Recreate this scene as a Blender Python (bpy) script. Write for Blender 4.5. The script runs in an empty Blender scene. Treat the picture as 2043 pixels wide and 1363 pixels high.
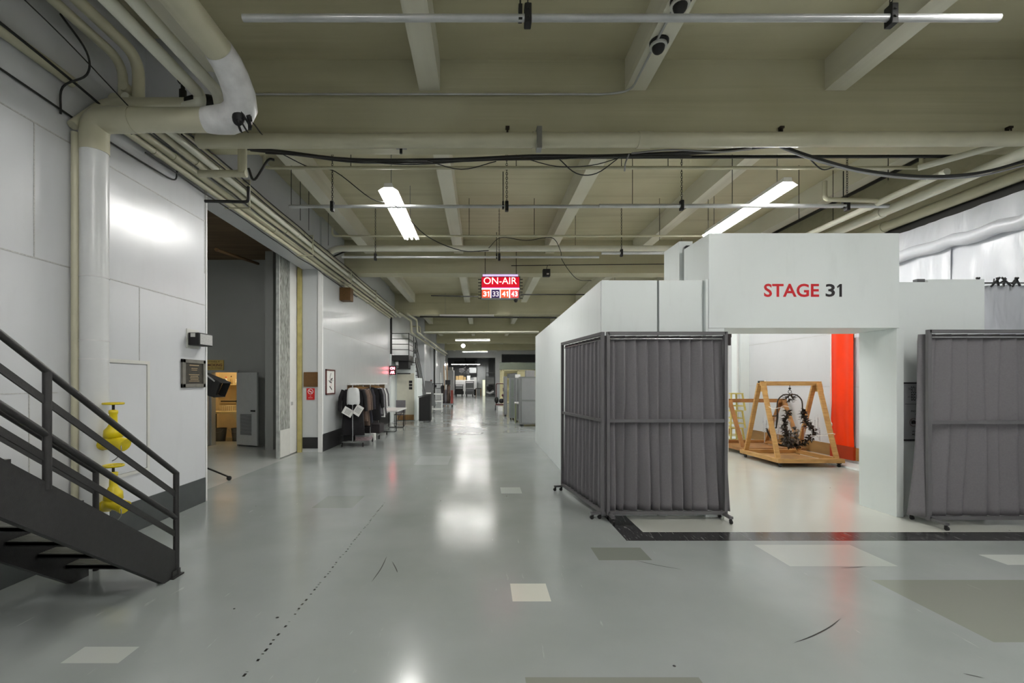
import bpy, math, random
from mathutils import Vector, Matrix
random.seed(31)
sc = bpy.context.scene
col = sc.collection
R = math.radians

# ---------------------------------------------------------------- camera
# level wide-angle view down the corridor, focal length about 900 px of a 2043 px wide frame
F, VX, VY, H = 900.0, 961.0, 763.0, 1.7
cd = bpy.data.cameras.new('camera'); cam = bpy.data.objects.new('camera', cd); col.objects.link(cam)
cd.sensor_width = 36.0; cd.lens = F / 2043 * 36
cd.shift_x = (1021.5 - VX) / 2043; cd.shift_y = (VY - 681.5) / 2043
cd.clip_start = 0.05; cd.clip_end = 200
cam.location = (0, 0, H); cam.rotation_euler = (R(90), 0, 0)
sc.camera = cam
# ---------------------------------------------------------------- world, exposure
w = bpy.data.worlds.new('world'); sc.world = w; w.use_nodes = True
w.node_tree.nodes['Background'].inputs[0].default_value = (0.8, 0.85, 0.9, 1)
w.node_tree.nodes['Background'].inputs[1].default_value = 0.05
sc.view_settings.view_transform = 'Standard'; sc.view_settings.look = 'None'
sc.view_settings.gamma = 1.0; sc.view_settings.use_curve_mapping = False
sc.view_settings.exposure = 0.0
sc.cycles.max_bounces = 6; sc.cycles.adaptive_threshold = 0.03; sc.cycles.diffuse_bounces = 4; sc.cycles.glossy_bounces = 3; sc.cycles.transmission_bounces = 4
sc.cycles.caustics_reflective = False; sc.cycles.caustics_refractive = False
TUBE, TUBE_DIM = 120.0, 58.0   # emission of full-strength tubes, and of a weaker set tuned for brightness

def P(x, y, Y):
    """a point at depth Y seen at pixel x, y of the photograph"""
    return Vector(((x - VX) * Y / F, Y, H - (y - VY) * Y / F))

# ---------------------------------------------------------------- materials
def C(r, g, b):
    f = lambda c: (c / 255 / 12.92) if c <= 10 else (((c / 255 + .055) / 1.055) ** 2.4)
    return (f(r), f(g), f(b), 1)
def nt(name):
    m = bpy.data.materials.new(name); m.use_nodes = True
    t = m.node_tree; return m, t, t.nodes['Principled BSDF']
def node(t, typ, **kw):
    n = t.nodes.new(typ)
    for k, v in kw.items(): setattr(n, k, v)
    return n
def mth(t, op, a, b=None, clamp=False):
    n = node(t, 'ShaderNodeMath', operation=op, use_clamp=clamp)
    for i, v in enumerate((a, b)):
        if v is None: continue
        if isinstance(v, (int, float)): n.inputs[i].default_value = v
        else: t.links.new(v, n.inputs[i])
    return n.outputs[0]
def noise(t, vec, scale, detail=3, dist=0.0):
    n = node(t, 'ShaderNodeTexNoise'); n.inputs['Scale'].default_value = scale
    n.inputs['Detail'].default_value = detail; n.inputs['Distortion'].default_value = dist
    t.links.new(vec, n.inputs['Vector']); return n.outputs[0]
def ramp(t, fac, stops):
    n = node(t, 'ShaderNodeValToRGB'); e = n.color_ramp.elements
    while len(e) < len(stops): e.new(0.5)
    for i, (p, c) in enumerate(stops): e[i].position = p; e[i].color = c
    t.links.new(fac, n.inputs[0]); return n.outputs[0]
def mixc(t, fac, a, b):
    n = node(t, 'ShaderNodeMix', data_type='RGBA')
    for i, v in ((0, fac), (6, a), (7, b)):
        if isinstance(v, (int, float)): n.inputs[i].default_value = v
        elif isinstance(v, tuple): n.inputs[i].default_value = v
        else: t.links.new(v, n.inputs[i])
    return n.outputs[2]
def pos(t, sx=1, sy=1, sz=1):
    g = node(t, 'ShaderNodeNewGeometry'); mp = node(t, 'ShaderNodeMapping')
    mp.inputs['Scale'].default_value = (sx, sy, sz)
    t.links.new(g.outputs['Position'], mp.inputs[0]); return mp.outputs[0]
def objc(t, sx=1, sy=1, sz=1):
    g = node(t, 'ShaderNodeTexCoord'); mp = node(t, 'ShaderNodeMapping')
    mp.inputs['Scale'].default_value = (sx, sy, sz)
    t.links.new(g.outputs['Object'], mp.inputs[0]); return mp.outputs[0]
def bump(t, b, h, strength, dist=0.01):
    n = node(t, 'ShaderNodeBump'); n.inputs['Strength'].default_value = strength; n.inputs['Distance'].default_value = dist
    t.links.new(h, n.inputs['Height']); t.links.new(n.outputs[0], b.inputs['Normal'])
def mat(name, c, rough=.5, metal=0.0, var=.06, scale=6, sc3=(1, 1, 1), bmp=0.0, bscale=40, spec=.5, c2=None):
    m, t, b = nt(name)
    v = objc(t, *sc3)
    f = noise(t, v, scale, 4)
    lo = c2 or tuple(x * (1 - var * 2) for x in c[:3]) + (1,)
    t.links.new(ramp(t, f, [(.3, lo), (.7, c)]), b.inputs['Base Color'])
    b.inputs['Roughness'].default_value = rough; b.inputs['Metallic'].default_value = metal
    b.inputs['Specular IOR Level'].default_value = spec
    if bmp: bump(t, b, noise(t, v, bscale, 3), bmp)
    return m
def emi(name, c, s):
    m, t, b = nt(name)
    if name.startswith(('digit', 'on_air_letters', 'lit_door', 'sign_white', 'panel_')): m.cycles.emission_sampling = 'NONE'
    b.inputs['Base Color'].default_value = c; b.inputs['Emission Color'].default_value = c
    b.inputs['Emission Strength'].default_value = s; b.inputs['Roughness'].default_value = .6
    return m

def wall_paint(name, c, rough=.3, dirt=.04):
    m, t, b = nt(name)
    v = pos(t)
    f = noise(t, v, .9, 5); g = noise(t, pos(t, 1, 1, .25), 7, 4)
    base = ramp(t, f, [(.35, tuple(x * (1 - dirt) for x in c[:3]) + (1,)), (.65, c)])
    base = mixc(t, mth(t, 'MULTIPLY', ramp(t, g, [(.55, (0, 0, 0, 1)), (.8, (1, 1, 1, 1))]), .06), base, C(120, 118, 108))
    t.links.new(base, b.inputs['Base Color'])
    b.inputs['Roughness'].default_value = rough
    bump(t, b, noise(t, v, 3.0, 3), .18, .02)
    return m
W = {}
W['wall'] = wall_paint('white_wall_paint', C(206, 208, 211), .26)
W['wall2'] = wall_paint('partition_paint', C(231, 237, 236), .45, .02)
W['wallfar'] = wall_paint('far_wall_paint', C(196, 199, 200), .26)  # wall white darkened, so the weaker light there sits in the colour
W['dimwall'] = wall_paint('grey_room_wall', C(150, 153, 150), .5)
W['cream'] = mat('cream_pipe_paint', C(192, 189, 164), .35, var=.07, scale=3, bmp=.08, bscale=12)
W['creamhot'] = mat('off_white_pipe_paint', C(212, 212, 196), .35, var=.05, scale=3)
W['lag'] = mat('white_insulation_wrap', C(222, 222, 222), .4, var=.12, scale=8, bmp=.5, bscale=9)
W['pipew'] = mat('white_painted_pipe', C(214, 216, 216), .3, var=.04, scale=4, bmp=.15, bscale=5)
W['black'] = mat('black_rubber', C(22, 22, 22), .6)
W['blackmetal'] = mat('black_stair_paint', C(41, 40, 40), .42, var=.15, scale=30, bmp=.12, bscale=160)
W['darkgrey'] = mat('charcoal_skirting', C(66, 70, 70), .4, var=.1)
W['steel'] = mat('brushed_steel', C(150, 150, 150), .35, .8, var=.08)
W['galv'] = mat('galvanised_pipe', C(188, 190, 190), .32, .35, var=.08)
W['chrome'] = mat('chrome', C(190, 190, 192), .18, .95)
W['iron'] = mat('dark_iron', C(38, 38, 36), .5, .4)
W['curtain'] = mat('grey_curtain_fabric', C(116, 114, 117), .9, var=.05, scale=60, bmp=.15, bscale=400, spec=.2)
W['hole'] = mat('dark_torn_hole', C(30, 28, 26), .9)
W['frame'] = mat('grey_painted_frame', C(98, 97, 99), .4, var=.04)
W['yellow'] = mat('yellow_valve_paint', C(222, 200, 22), .35, var=.12, scale=12)
W['yellowpost'] = mat('faded_yellow_paint', C(186, 174, 112), .5, var=.15, scale=5)
W['wood'] = mat('pine_timber', C(200, 158, 96), .5, var=.1, scale=5, sc3=(1, 1, 6), c2=C(172, 128, 72))
W['wood2'] = mat('brown_timber', C(176, 126, 72), .5, var=.1, scale=5, c2=C(136, 94, 52))
W['ply'] = mat('plywood_skirting', C(160, 122, 70), .55, var=.12, scale=3, sc3=(1, .3, 1), c2=C(118, 86, 46))
W['brown'] = mat('brown_board', C(96, 66, 24), .6, var=.12, scale=20)
W['red'] = mat('red_sign_enamel', C(196, 30, 30), .4, var=.03)
W['white'] = mat('white_enamel', C(232, 232, 230), .4, var=.02)
W['offwhite'] = mat('off_white_plastic', C(206, 206, 200), .45, var=.04)
W['orange'] = mat('orange_vinyl_curtain', C(244, 58, 0), .34, var=.06, scale=2, sc3=(1, 1, .3), bmp=.1, bscale=4)
W['orangelow'] = mat('orange_over_brown_skirting', C(170, 52, 16), .4, var=.08)
W['greymat'] = mat('grey_cabinet_paint', C(132, 135, 136), .45, var=.04)
W['greydk'] = mat('grey_side_paint', C(104, 106, 107), .5, var=.04)
W['greygreen'] = mat('grey_green_panel', C(126, 136, 128), .5, var=.05)
W['creamwall'] = mat('cream_joinery', C(220, 212, 168), .5, var=.05)
W['doorcream'] = mat('pale_cream_door', C(214, 212, 196), .4, var=.04)
W['bronze'] = mat('weathered_bronze', C(62, 52, 40), .5, .35, var=.25, scale=20, c2=C(36, 30, 24))
W['silverleaf'] = mat('silvered_leaf', C(128, 118, 104), .4, .5, var=.2, scale=20)
W['redbrown'] = mat('red_oxide', C(92, 44, 40), .5, var=.15)
W['paper'] = mat('paper', C(232, 232, 228), .8, var=.02)
W['ink'] = mat('black_ink', C(24, 24, 26), .6)
W['plaque'] = mat('dark_bronze_plaque', C(62, 58, 50), .4, .3, var=.2, scale=14)
W['plaqueframe'] = mat('stone_grey_frame', C(112, 110, 102), .5, var=.12, scale=14)
W['plaqueink'] = mat('worn_brass_letters', C(170, 150, 116), .5)
W['cable'] = mat('black_cable', C(30, 30, 28), .5)
W['cablegrey'] = mat('grey_cable', C(150, 150, 152), .5)
W['tan'] = mat('cardboard', C(176, 148, 100), .8, var=.08)
W['brownroof'] = mat('brown_soffit', C(112, 92, 66), .8, var=.2, scale=2, sc3=(.3, 3, 1))
W['paperyellow'] = mat('yellow_sign', C(196, 168, 92), .5, var=.05)
W['sinkcream'] = mat('cream_sink', C(214, 198, 150), .35, var=.05)
W['warmwall'] = mat('warm_closet_wall', C(212, 192, 150), .6, var=.05)
W['lens'] = mat('frosted_lens', C(190, 190, 188), .35, var=.15, scale=60)

def glass(name, c, rough, alpha):
    m, t, b = nt(name)
    b.inputs['Base Color'].default_value = c; b.inputs['Roughness'].default_value = rough
    b.inputs['Transmission Weight'].default_value = alpha; return m
W['crystal'] = glass('crystal', (.95, .97, 1, 1), .08, .55)
W['bottle'] = mat('bottle_plastic', C(226, 214, 180), .3, var=.05)

# translucent plastic dust sheet
m, t, b = nt('white_plastic_sheet')
v = pos(t, 1, 1, .25)
b.inputs['Base Color'].default_value = C(206, 209, 215); b.inputs['Roughness'].default_value = .28
bump(t, b, noise(t, v, 3.5, 3, .6), .45, .05); W['sheet'] = m

# concrete ceiling with shutter-board marks
def concrete(name, c, c2, sx, sy, sz):
    m, t, b = nt(name)
    f = noise(t, pos(t), .55, 5); g = noise(t, pos(t, sx, sy, sz), 1.0, 6)
    base = ramp(t, f, [(.3, c2), (.7, c)])
    base = mixc(t, mth(t, 'MULTIPLY', ramp(t, g, [(.52, (0, 0, 0, 1)), (.72, (1, 1, 1, 1))]), .22), base, C(120, 108, 78))
    t.links.new(base, b.inputs['Base Color']); b.inputs['Roughness'].default_value = .6
    bump(t, b, noise(t, pos(t, sx * 2, sy * 2, sz * 2), 1.0, 4), .25, .02); return m
W['slab'] = concrete('painted_concrete_slab', C(198, 193, 164), C(178, 172, 142), .25, 5, 5)
W['beam'] = concrete('painted_concrete_beam', C(190, 187, 160), C(172, 168, 138), .12, 4, 7)
W['joist'] = concrete('painted_concrete_joist', C(220, 218, 202), C(204, 201, 182), 4, .2, 4)

# exposed scruffy core of the sliding door
m, t, b = nt('scuffed_grey_fibreboard')
f = noise(t, pos(t, 1, 6, 1.2), 5, 8, 1.0)
t.links.new(ramp(t, f, [(.3, C(92, 94, 88)), (.5, C(140, 142, 136)), (.7, C(176, 178, 172))]), b.inputs['Base Color'])
b.inputs['Roughness'].default_value = .8; bump(t, b, f, .5, .02); W['fibre'] = m

# polished vinyl / epoxy floor with its patches, black border band, heel marks
def rect(t, X, Y, x0, x1, y0, y1):
    a = mth(t, 'MULTIPLY', mth(t, 'GREATER_THAN', X, x0), mth(t, 'LESS_THAN', X, x1))
    c = mth(t, 'MULTIPLY', mth(t, 'GREATER_THAN', Y, y0), mth(t, 'LESS_THAN', Y, y1))
    return mth(t, 'MULTIPLY', a, c)
m, t, b = nt('polished_grey_floor')
g = node(t, 'ShaderNodeNewGeometry'); s = node(t, 'ShaderNodeSeparateXYZ'); t.links.new(g.outputs['Position'], s.inputs[0])
X, Y = s.outputs[0], s.outputs[1]
f = noise(t, pos(t), .8, 5)
base = ramp(t, f, [(.3, C(144, 150, 148)), (.7, C(160, 165, 164))])
border = C(168, 174, 170); cream = C(198, 200, 192)
base = mixc(t, rect(t, X, Y, -20, -4.36, 0, 30), base, C(176, 180, 176))
base = mixc(t, rect(t, X, Y, 1.83, 9, 5.12, 13), base, cream)
for (x0, x1, y0, y1, c) in [(1.12, 1.63, 4.31, 4.64, C(128, 132, 124)), (.24, .54, 3.50, 3.81, C(214, 214, 204)),
        (2.85, 3.85, 4.17, 4.72, C(174, 179, 174)), (3.35, 6.0, 2.95, 3.88, C(136, 139, 130)), (4.7, 8, 3.4, 3.87, C(186, 190, 184)),
        (3.6, 6, 2.62, 2.94, C(184, 188, 180)), (4.9, 7, 4.2, 4.45, C(196, 200, 196)), (-2.3, -1.75, 6.1, 6.75, C(138, 144, 140)),
        (-2.55, -2.2, 2.73, 2.9, C(182, 186, 182)), (.3, .62, 6.9, 7.3, C(186, 192, 190)), (-1.4, -.7, 9.3, 10.4, C(166, 172, 170)),
        (.25, 1.25, 2.2, 2.6, C(132, 134, 126))]:
    base = mixc(t, rect(t, X, Y, x0, x1, y0, y1), base, c)
# slanting pale scratches
mp = node(t, 'ShaderNodeMapping'); mp.inputs['Rotation'].default_value = (0, 0, R(-38)); mp.inputs['Scale'].default_value = (9, 1.2, 1)
t.links.new(g.outputs['Position'], mp.inputs[0])
scr = ramp(t, noise(t, mp.outputs[0], 2.6, 6), [(.69, (0, 0, 0, 1)), (.76, (1, 1, 1, 1))])
base = mixc(t, mth(t, 'MULTIPLY', scr, .35), base, C(205, 208, 205))
# black marbled band
band = mth(t, 'MAXIMUM', rect(t, X, Y, 1.555, 9, 4.84, 5.12), rect(t, X, Y, 1.555, 1.83, 4.84, 13))
scr2 = ramp(t, noise(t, mp.outputs[0], 5, 6), [(.58, (0, 0, 0, 1)), (.68, (1, 1, 1, 1))])
base = mixc(t, band, base, mixc(t, mth(t, 'MULTIPLY', scr2, .6), C(44, 44, 45), C(150, 150, 150)))
# heel marks: a dotted line along the aisle and scattered specks
vo = node(t, 'ShaderNodeTexVoronoi'); vo.inputs['Scale'].default_value = 2.3; t.links.new(g.outputs['Position'], vo.inputs['Vector'])
sp = mth(t, 'LESS_THAN', vo.outputs['Distance'], .028)
vsep = node(t, 'ShaderNodeSeparateColor'); t.links.new(vo.outputs['Color'], vsep.inputs[0])
sp = mth(t, 'MULTIPLY', sp, mth(t, 'GREATER_THAN', vsep.outputs[0], .55))
wob = mth(t, 'MULTIPLY', mth(t, 'SUBTRACT', noise(t, pos(t, 0, 3, 0), 1.2, 2), .5), .05)
ln = mth(t, 'LESS_THAN', mth(t, 'ABSOLUTE', mth(t, 'ADD', mth(t, 'ADD', X, 1.37), wob)), .008)
ln = mth(t, 'MULTIPLY', ln, mth(t, 'GREATER_THAN', noise(t, pos(t, 0, 18, 0), 1.6, 1), .53))
ln = mth(t, 'MULTIPLY', ln, mth(t, 'LESS_THAN', Y, 6.4))
base = mixc(t, mth(t, 'MAXIMUM', sp, ln), base, C(40, 40, 40))
t.links.new(base, b.inputs['Base Color'])
rg = ramp(t, noise(t, pos(t), 1.3, 4), [(.3, (.13, .13, .13, 1)), (.7, (.21, .21, .21, 1))]); t.links.new(rg, b.inputs['Roughness'])
bump(t, b, noise(t, pos(t), 1.7, 2), .045, .02); W['floor'] = m

# ---------------------------------------------------------------- mesh helper
def frames(pts):
    out = []; prev = None
    for i, p in enumerate(pts):
        if i == 0: d = pts[1] - p
        elif i == len(pts) - 1: d = p - pts[i - 1]
        else: d = (pts[i + 1] - p).normalized() + (p - pts[i - 1]).normalized()
        d = d.normalized() if d.length > 1e-9 else Vector((0, 0, 1))
        if prev is None:
            a = Vector((0, 0, 1)) if abs(d.z) < .9 else Vector((1, 0, 0)); n = d.cross(a).normalized()
        else:
            n = prev - d * prev.dot(d); n = n.normalized() if n.length > 1e-6 else d.orthogonal().normalized()
        prev = n; out.append((d, n, d.cross(n)))
    return out
def fillet(pts, r, n=5):
    pts = [Vector(p) for p in pts]; out = [pts[0]]
    for i in range(1, len(pts) - 1):
        a, p, c = pts[i - 1], pts[i], pts[i + 1]
        u, v = (a - p), (c - p); q = min(r, u.length * .45, v.length * .45)
        s, e = p + u.normalized() * q, p + v.normalized() * q
        for k in range(n + 1):
            k /= n; out.append(s * (1 - k) ** 2 + p * 2 * k * (1 - k) + e * k * k)
    return out + [pts[-1]]
def curve(pts, n=6):
    pts = [Vector(p) for p in pts]; q = [pts[0] * 2 - pts[1]] + pts + [pts[-1] * 2 - pts[-2]]; out = []
    for i in range(1, len(q) - 2):
        for k in range(n):
            t_ = k / n; a, b_, c, d = q[i - 1], q[i], q[i + 1], q[i + 2]
            out.append(.5 * ((2 * b_) + (c - a) * t_ + (2 * a - 5 * b_ + 4 * c - d) * t_ ** 2 + (3 * b_ - a - 3 * c + d) * t_ ** 3))
    return out + [pts[-1]]
class M:
    def __init__(s): s.v = []; s.f = []; s.sm = []
    def add(s, vs, fs, smooth=False):
        o = len(s.v); s.v += [Vector(x) for x in vs]; s.f += [tuple(i + o for i in f) for f in fs]; s.sm += [smooth] * len(fs); return s
    def box(s, x0, x1, y0, y1, z0, z1):
        vs = [(x, y, z) for z in (z0, z1) for y in (y0, y1) for x in (x0, x1)]
        return s.add(vs, [(0, 2, 3, 1), (4, 5, 7, 6), (0, 1, 5, 4), (2, 6, 7, 3), (0, 4, 6, 2), (1, 3, 7, 5)])
    def cb(s, c, sx, sy, sz, rot=None):
        m3 = rot or Matrix.Identity(3); c = Vector(c)
        vs = [c + m3 @ Vector((x * sx / 2, y * sy / 2, z * sz / 2)) for z in (-1, 1) for y in (-1, 1) for x in (-1, 1)]
        return s.add(vs, [(0, 2, 3, 1), (4, 5, 7, 6), (0, 1, 5, 4), (2, 6, 7, 3), (0, 4, 6, 2), (1, 3, 7, 5)])
    def bar(s, a, b, w, h, up=(0, 0, 1)):
        a, b = Vector(a), Vector(b); d = (b - a).normalized(); u = Vector(up)
        if abs(d.dot(u)) > .98: u = Vector((0, 1, 0))
        n = d.cross(u).normalized(); u = n.cross(d)
        vs = [p + n * i * w / 2 + u * j * h / 2 for p in (a, b) for i, j in ((-1, -1), (1, -1), (1, 1), (-1, 1))]
        return s.add(vs, [(0, 1, 2, 3), (7, 6, 5, 4), (0, 4, 5, 1), (1, 5, 6, 2), (2, 6, 7, 3), (3, 7, 4, 0)])
    def tube(s, pts, r, n=8, closed=False):
        pts = [Vector(p) for p in pts]; fr = frames(pts); vs = []; fs = []
        rr = r if isinstance(r, (list, tuple)) else [r] * len(pts)
        for (p, (d, a, b_), q) in zip(pts, fr, rr):
            for k in range(n):
                an = 2 * math.pi * k / n; vs.append(p + (a * math.cos(an) + b_ * math.sin(an)) * q)
        for i in range(len(pts) - 1):
            for k in range(n):
                k2 = (k + 1) % n; fs.append((i * n + k, i * n + k2, (i + 1) * n + k2, (i + 1) * n + k))
        s.add(vs, fs, True)
        if not closed: s.add([vs[k] for k in range(n)], [tuple(reversed(range(n)))]); s.add([vs[-n + k] for k in range(n)], [tuple(range(n))])
        return s
    def cyl(s, a, b, r, n=12, r2=None): return s.tube([a, b], [r, r if r2 is None else r2], n)
    def ring(s, c, axis, R_, r, n=16, m_=6):
        c = Vector(c); ax = Vector(axis).normalized(); u = ax.orthogonal().normalized(); v_ = ax.cross(u); vs = []; fs = []
        for i in range(n):
            a = 2 * math.pi * i / n; d = u * math.cos(a) + v_ * math.sin(a)
            for k in range(m_):
                q = 2 * math.pi * k / m_; vs.append(c + d * (R_ + r * math.cos(q)) + ax * r * math.sin(q))
        for i in range(n):
            for k in range(m_):
                fs.append((i * m_ + k, ((i + 1) % n) * m_ + k, ((i + 1) % n) * m_ + (k + 1) % m_, i * m_ + (k + 1) % m_))
        return s.add(vs, fs, True)
    def ball(s, c, rx, ry=None, rz=None, n=12, m_=8):
        ry = ry or rx; rz = rz or rx; c = Vector(c); vs = [c + Vector((0, 0, -rz))]; fs = []
        for j in range(1, m_):
            th = math.pi * j / m_
            for i in range(n):
                a = 2 * math.pi * i / n; vs.append(c + Vector((rx * math.sin(th) * math.cos(a), ry * math.sin(th) * math.sin(a), -rz * math.cos(th))))
        vs.append(c + Vector((0, 0, rz))); L = len(vs) - 1
        for i in range(n):
            fs.append((0, 1 + (i + 1) % n, 1 + i)); fs.append((L, 1 + (m_ - 2) * n + i, 1 + (m_ - 2) * n + (i + 1) % n))
            for j in range(m_ - 2):
                a = 1 + j * n; fs.append((a + i, a + (i + 1) % n, a + n + (i + 1) % n, a + n + i))
        return s.add(vs, fs, True)
    def lathe(s, c, prof, n=16, axis=(0, 0, 1)):
        c = Vector(c); ax = Vector(axis).normalized(); u = ax.orthogonal().normalized(); v_ = ax.cross(u); vs = []; fs = []
        for (r, z) in prof:
            for i in range(n):
                a = 2 * math.pi * i / n; vs.append(c + ax * z + (u * math.cos(a) + v_ * math.sin(a)) * r)
        for j in range(len(prof) - 1):
            for i in range(n): fs.append((j * n + i, j * n + (i + 1) % n, (j + 1) * n + (i + 1) % n, (j + 1) * n + i))
        fs.append(tuple(reversed(range(n)))); fs.append(tuple((len(prof) - 1) * n + i for i in range(n)))
        return s.add(vs, fs, True)
    def poly(s, pts, vec):
        n = len(pts); pts = [Vector(p) for p in pts]; vec = Vector(vec)
        return s.add(pts + [p + vec for p in pts], [tuple(range(n)), tuple(reversed(range(n, 2 * n)))] + [((i + 1) % n, i, n + i, n + (i + 1) % n) for i in range(n)])
    def build(s, name, m, parent=None, bevel=0):
        vs = s.v; off = Vector((0, 0, 0))
        if parent is not None:
            r = parent
            while r.parent: r = r.parent
            off = Vector(r.location)
            if r.type == 'MESH': off = Vector(r.location)
        else:
            xs = [v[0] for v in vs]; ys = [v[1] for v in vs]; off = Vector(((min(xs) + max(xs)) / 2, (min(ys) + max(ys)) / 2, min(v[2] for v in vs)))
        me = bpy.data.meshes.new(name); me.from_pydata([v - off for v in vs], [], s.f); me.update()
        me.polygons.foreach_set('use_smooth', s.sm); me.materials.append(m)
        import bmesh
        bm = bmesh.new(); bm.from_mesh(me); bmesh.ops.recalc_face_normals(bm, faces=bm.faces); bm.to_mesh(me); bm.free()
        o = bpy.data.objects.new(name, me); col.objects.link(o)
        if parent is not None: o.parent = parent
        else: o.location = off
        if bevel:
            bv = o.modifiers.new('bevel', 'BEVEL'); bv.width = bevel; bv.segments = 2; bv.limit_method = 'ANGLE'
        return o
def tag(o, label=None, cat=None, group=None, kind=None):
    if label: o['label'] = label
    if cat: o['category'] = cat
    if group: o['group'] = group
    if kind: o['kind'] = kind
    return o
def thing(name, label, cat, loc=(0, 0, 0), group=None):
    o = bpy.data.objects.new(name, None); col.objects.link(o); o.location = loc; o.empty_display_size = .1
    return tag(o, label, cat, group)
def struct(name, mb, m, parent=None):
    o = mb.build(name, m, parent)
    if parent is None: o['kind'] = 'structure'
    return o
kids = {}
def copy_tree(o, loc=None, rz=None, label=None, parent=None, scale=None):
    c = o.copy(); col.objects.link(c); c.parent = parent
    for ch in [x for x in o.children]: copy_tree(ch, parent=c)
    if loc is not None: c.location = loc
    if rz is not None: c.rotation_euler = (0, 0, rz)
    if scale: c.scale = scale
    if label: c['label'] = label
    return c
_tc = {}
def text(s, c, right, up, wd, ht, m, parent, name='lettering', depth=.004, bold=0.0):
    cu = bpy.data.curves.new('t', 'FONT'); cu.body = s; cu.offset = bold; cu.resolution_u = 4
    o = bpy.data.objects.new('t', cu); col.objects.link(o); dg = bpy.context.evaluated_depsgraph_get(); dg.update()
    me = bpy.data.meshes.new_from_object(o.evaluated_get(dg)); bpy.data.objects.remove(o)
    vs = [v.co.copy() for v in me.vertices]; fs = [tuple(p.vertices) for p in me.polygons]
    x0 = min(v.x for v in vs); x1 = max(v.x for v in vs); y0 = min(v.y for v in vs); y1 = max(v.y for v in vs)
    r, u = Vector(right).normalized(), Vector(up).normalized(); nrm = r.cross(u); c = Vector(c)
    mb = M(); mb.add([c + r * ((v.x - x0) / (x1 - x0) - .5) * wd + u * ((v.y - y0) / (y1 - y0) - .5) * ht + nrm * depth for v in vs], fs)
    bpy.data.meshes.remove(me); return mb.build(name, m, parent)
EX, EZ, EY = (1, 0, 0), (0, 0, 1), (0, 1, 0)
def digits(s, c, right, up, wd, ht, m, parent, name='lettering', depth=.004, bold=0.0):
    """figures set one by one; the 1 has a flag"""
    r, u = Vector(right).normalized(), Vector(up).normalized(); nrm = r.cross(u); c = Vector(c)
    ws = [.55 if ch == '1' else 1.0 for ch in s]; tot = sum(ws) + .22 * (len(s) - 1); x = -.5
    for ch, q in zip(s, ws):
        w_ = q / tot * wd; cc = c + r * (x * wd + w_ / 2)
        if ch == '1':
            st = ht * (.15 + bold * 2)
            pl = [(w_ * .45, -ht / 2), (w_ * .45, ht / 2), (w_ * .45 - st * .8, ht / 2), (-w_ * .5, ht * .30), (-w_ * .36, ht * .17), (w_ * .45 - st, ht * .31), (w_ * .45 - st, -ht / 2)]
            M().poly([cc + r * a + u * b_ for a, b_ in pl], nrm * depth).build(name, m, parent)
        else: text(ch, cc, right, up, w_, ht, m, parent, name, depth, bold)
        x += (q + .22) / tot
# ================================================================ SHELL
XL, XR = -3.95, 7.65
BE = [-2.2, 5.64, 12.8, 20.6, 28.3, 35.6, 43.3, 53.0]     # front faces of the cross beams
ZB, ZJ, ZS = 4.80, 5.35, 5.74                              # beam, joist and slab undersides
struct('floor', M().box(-12, 10, -6, 64, -.1, 0), W['floor'])
struct('ceiling', M().box(-4.4, 9, -6, 53.5, ZS, ZS + .2), W['slab'])
n = 0
for k, y in enumerate(BE[:-1]):
    n += 1; struct('trim_%d' % n, M().box(-4.0, XR + .1, y, y + .5, ZB, ZS), W['beam'])
for k in range(-1, len(BE) - 1):
    y0 = BE[k] + .5 if k >= 0 else -6
    y1 = BE[k + 1]
    for x in (-3.17, -.65, 1.92, 4.42, 6.95):
        if k >= 4 and x > 2: continue
        n += 1; struct('trim_%d' % n, M().box(x - .13, x + .13, y0, y1, ZJ, ZS), W['joist'])
# left wall with the tall opening
struct('wall_left', M().box(-4.35, XL, -6, 6.47, 0, ZS), W['wall'])
n += 1; struct('trim_%d' % n, M().box(-4.37, XL, 6.47, 11.0, 4.45, ZS), W['wall'])
struct('wall_left_far', M().box(-4.37, -3.9, 11.0, 19.1, 0, ZS).box(-4.5, -3.97, 19.1, 53, 0, ZS), W['wallfar'])
struct('wall_back', M().box(-4.35, XR + .4, -6.2, -6, 0, ZS), W['wall'])
struct('wall_right', M().box(XR, XR + .2, -6, 55, 0, 4.5), W['wall'])
struct('wall_right_upper', M().box(XR, XR + .2, -6, 55, 4.5, ZS), W['beam'])
struct('baseboard_left', M().box(XL, XL + .015, -6, 6.43, 0, .345), W['darkgrey'])
struct('baseboard_left_far', M().box(-3.9, -3.885, 11.02, 19.1, 0, .43), W['ink'])
struct('baseboard_left_pillar', M().box(-4.36, -3.98, 10.985, 11.0, .09, .36), W['ink'])
n += 1; struct('trim_%d' % n, M().box(-3.985, -3.885, 10.975, 11.06, 0, 4.45), W['white'])
n += 1; struct('trim_%d' % n, M().box(-4.47, -4.375, 10.93, 10.998, 0, 4.5), W['yellowpost'])
n += 1; struct('trim_%d' % n, M().box(-4.35, XL + .012, 6.45, 6.475, 0, 4.45), W['white'])
struct('baseboard_right', M().box(XR - .02, XR, 5.9, 20, .1, .36), W['ply'])
n += 1; struct('trim_%d' % n, M().box(XR - .42, XR, 6.2, 20, 0, .035), W['wall2'])
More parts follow.
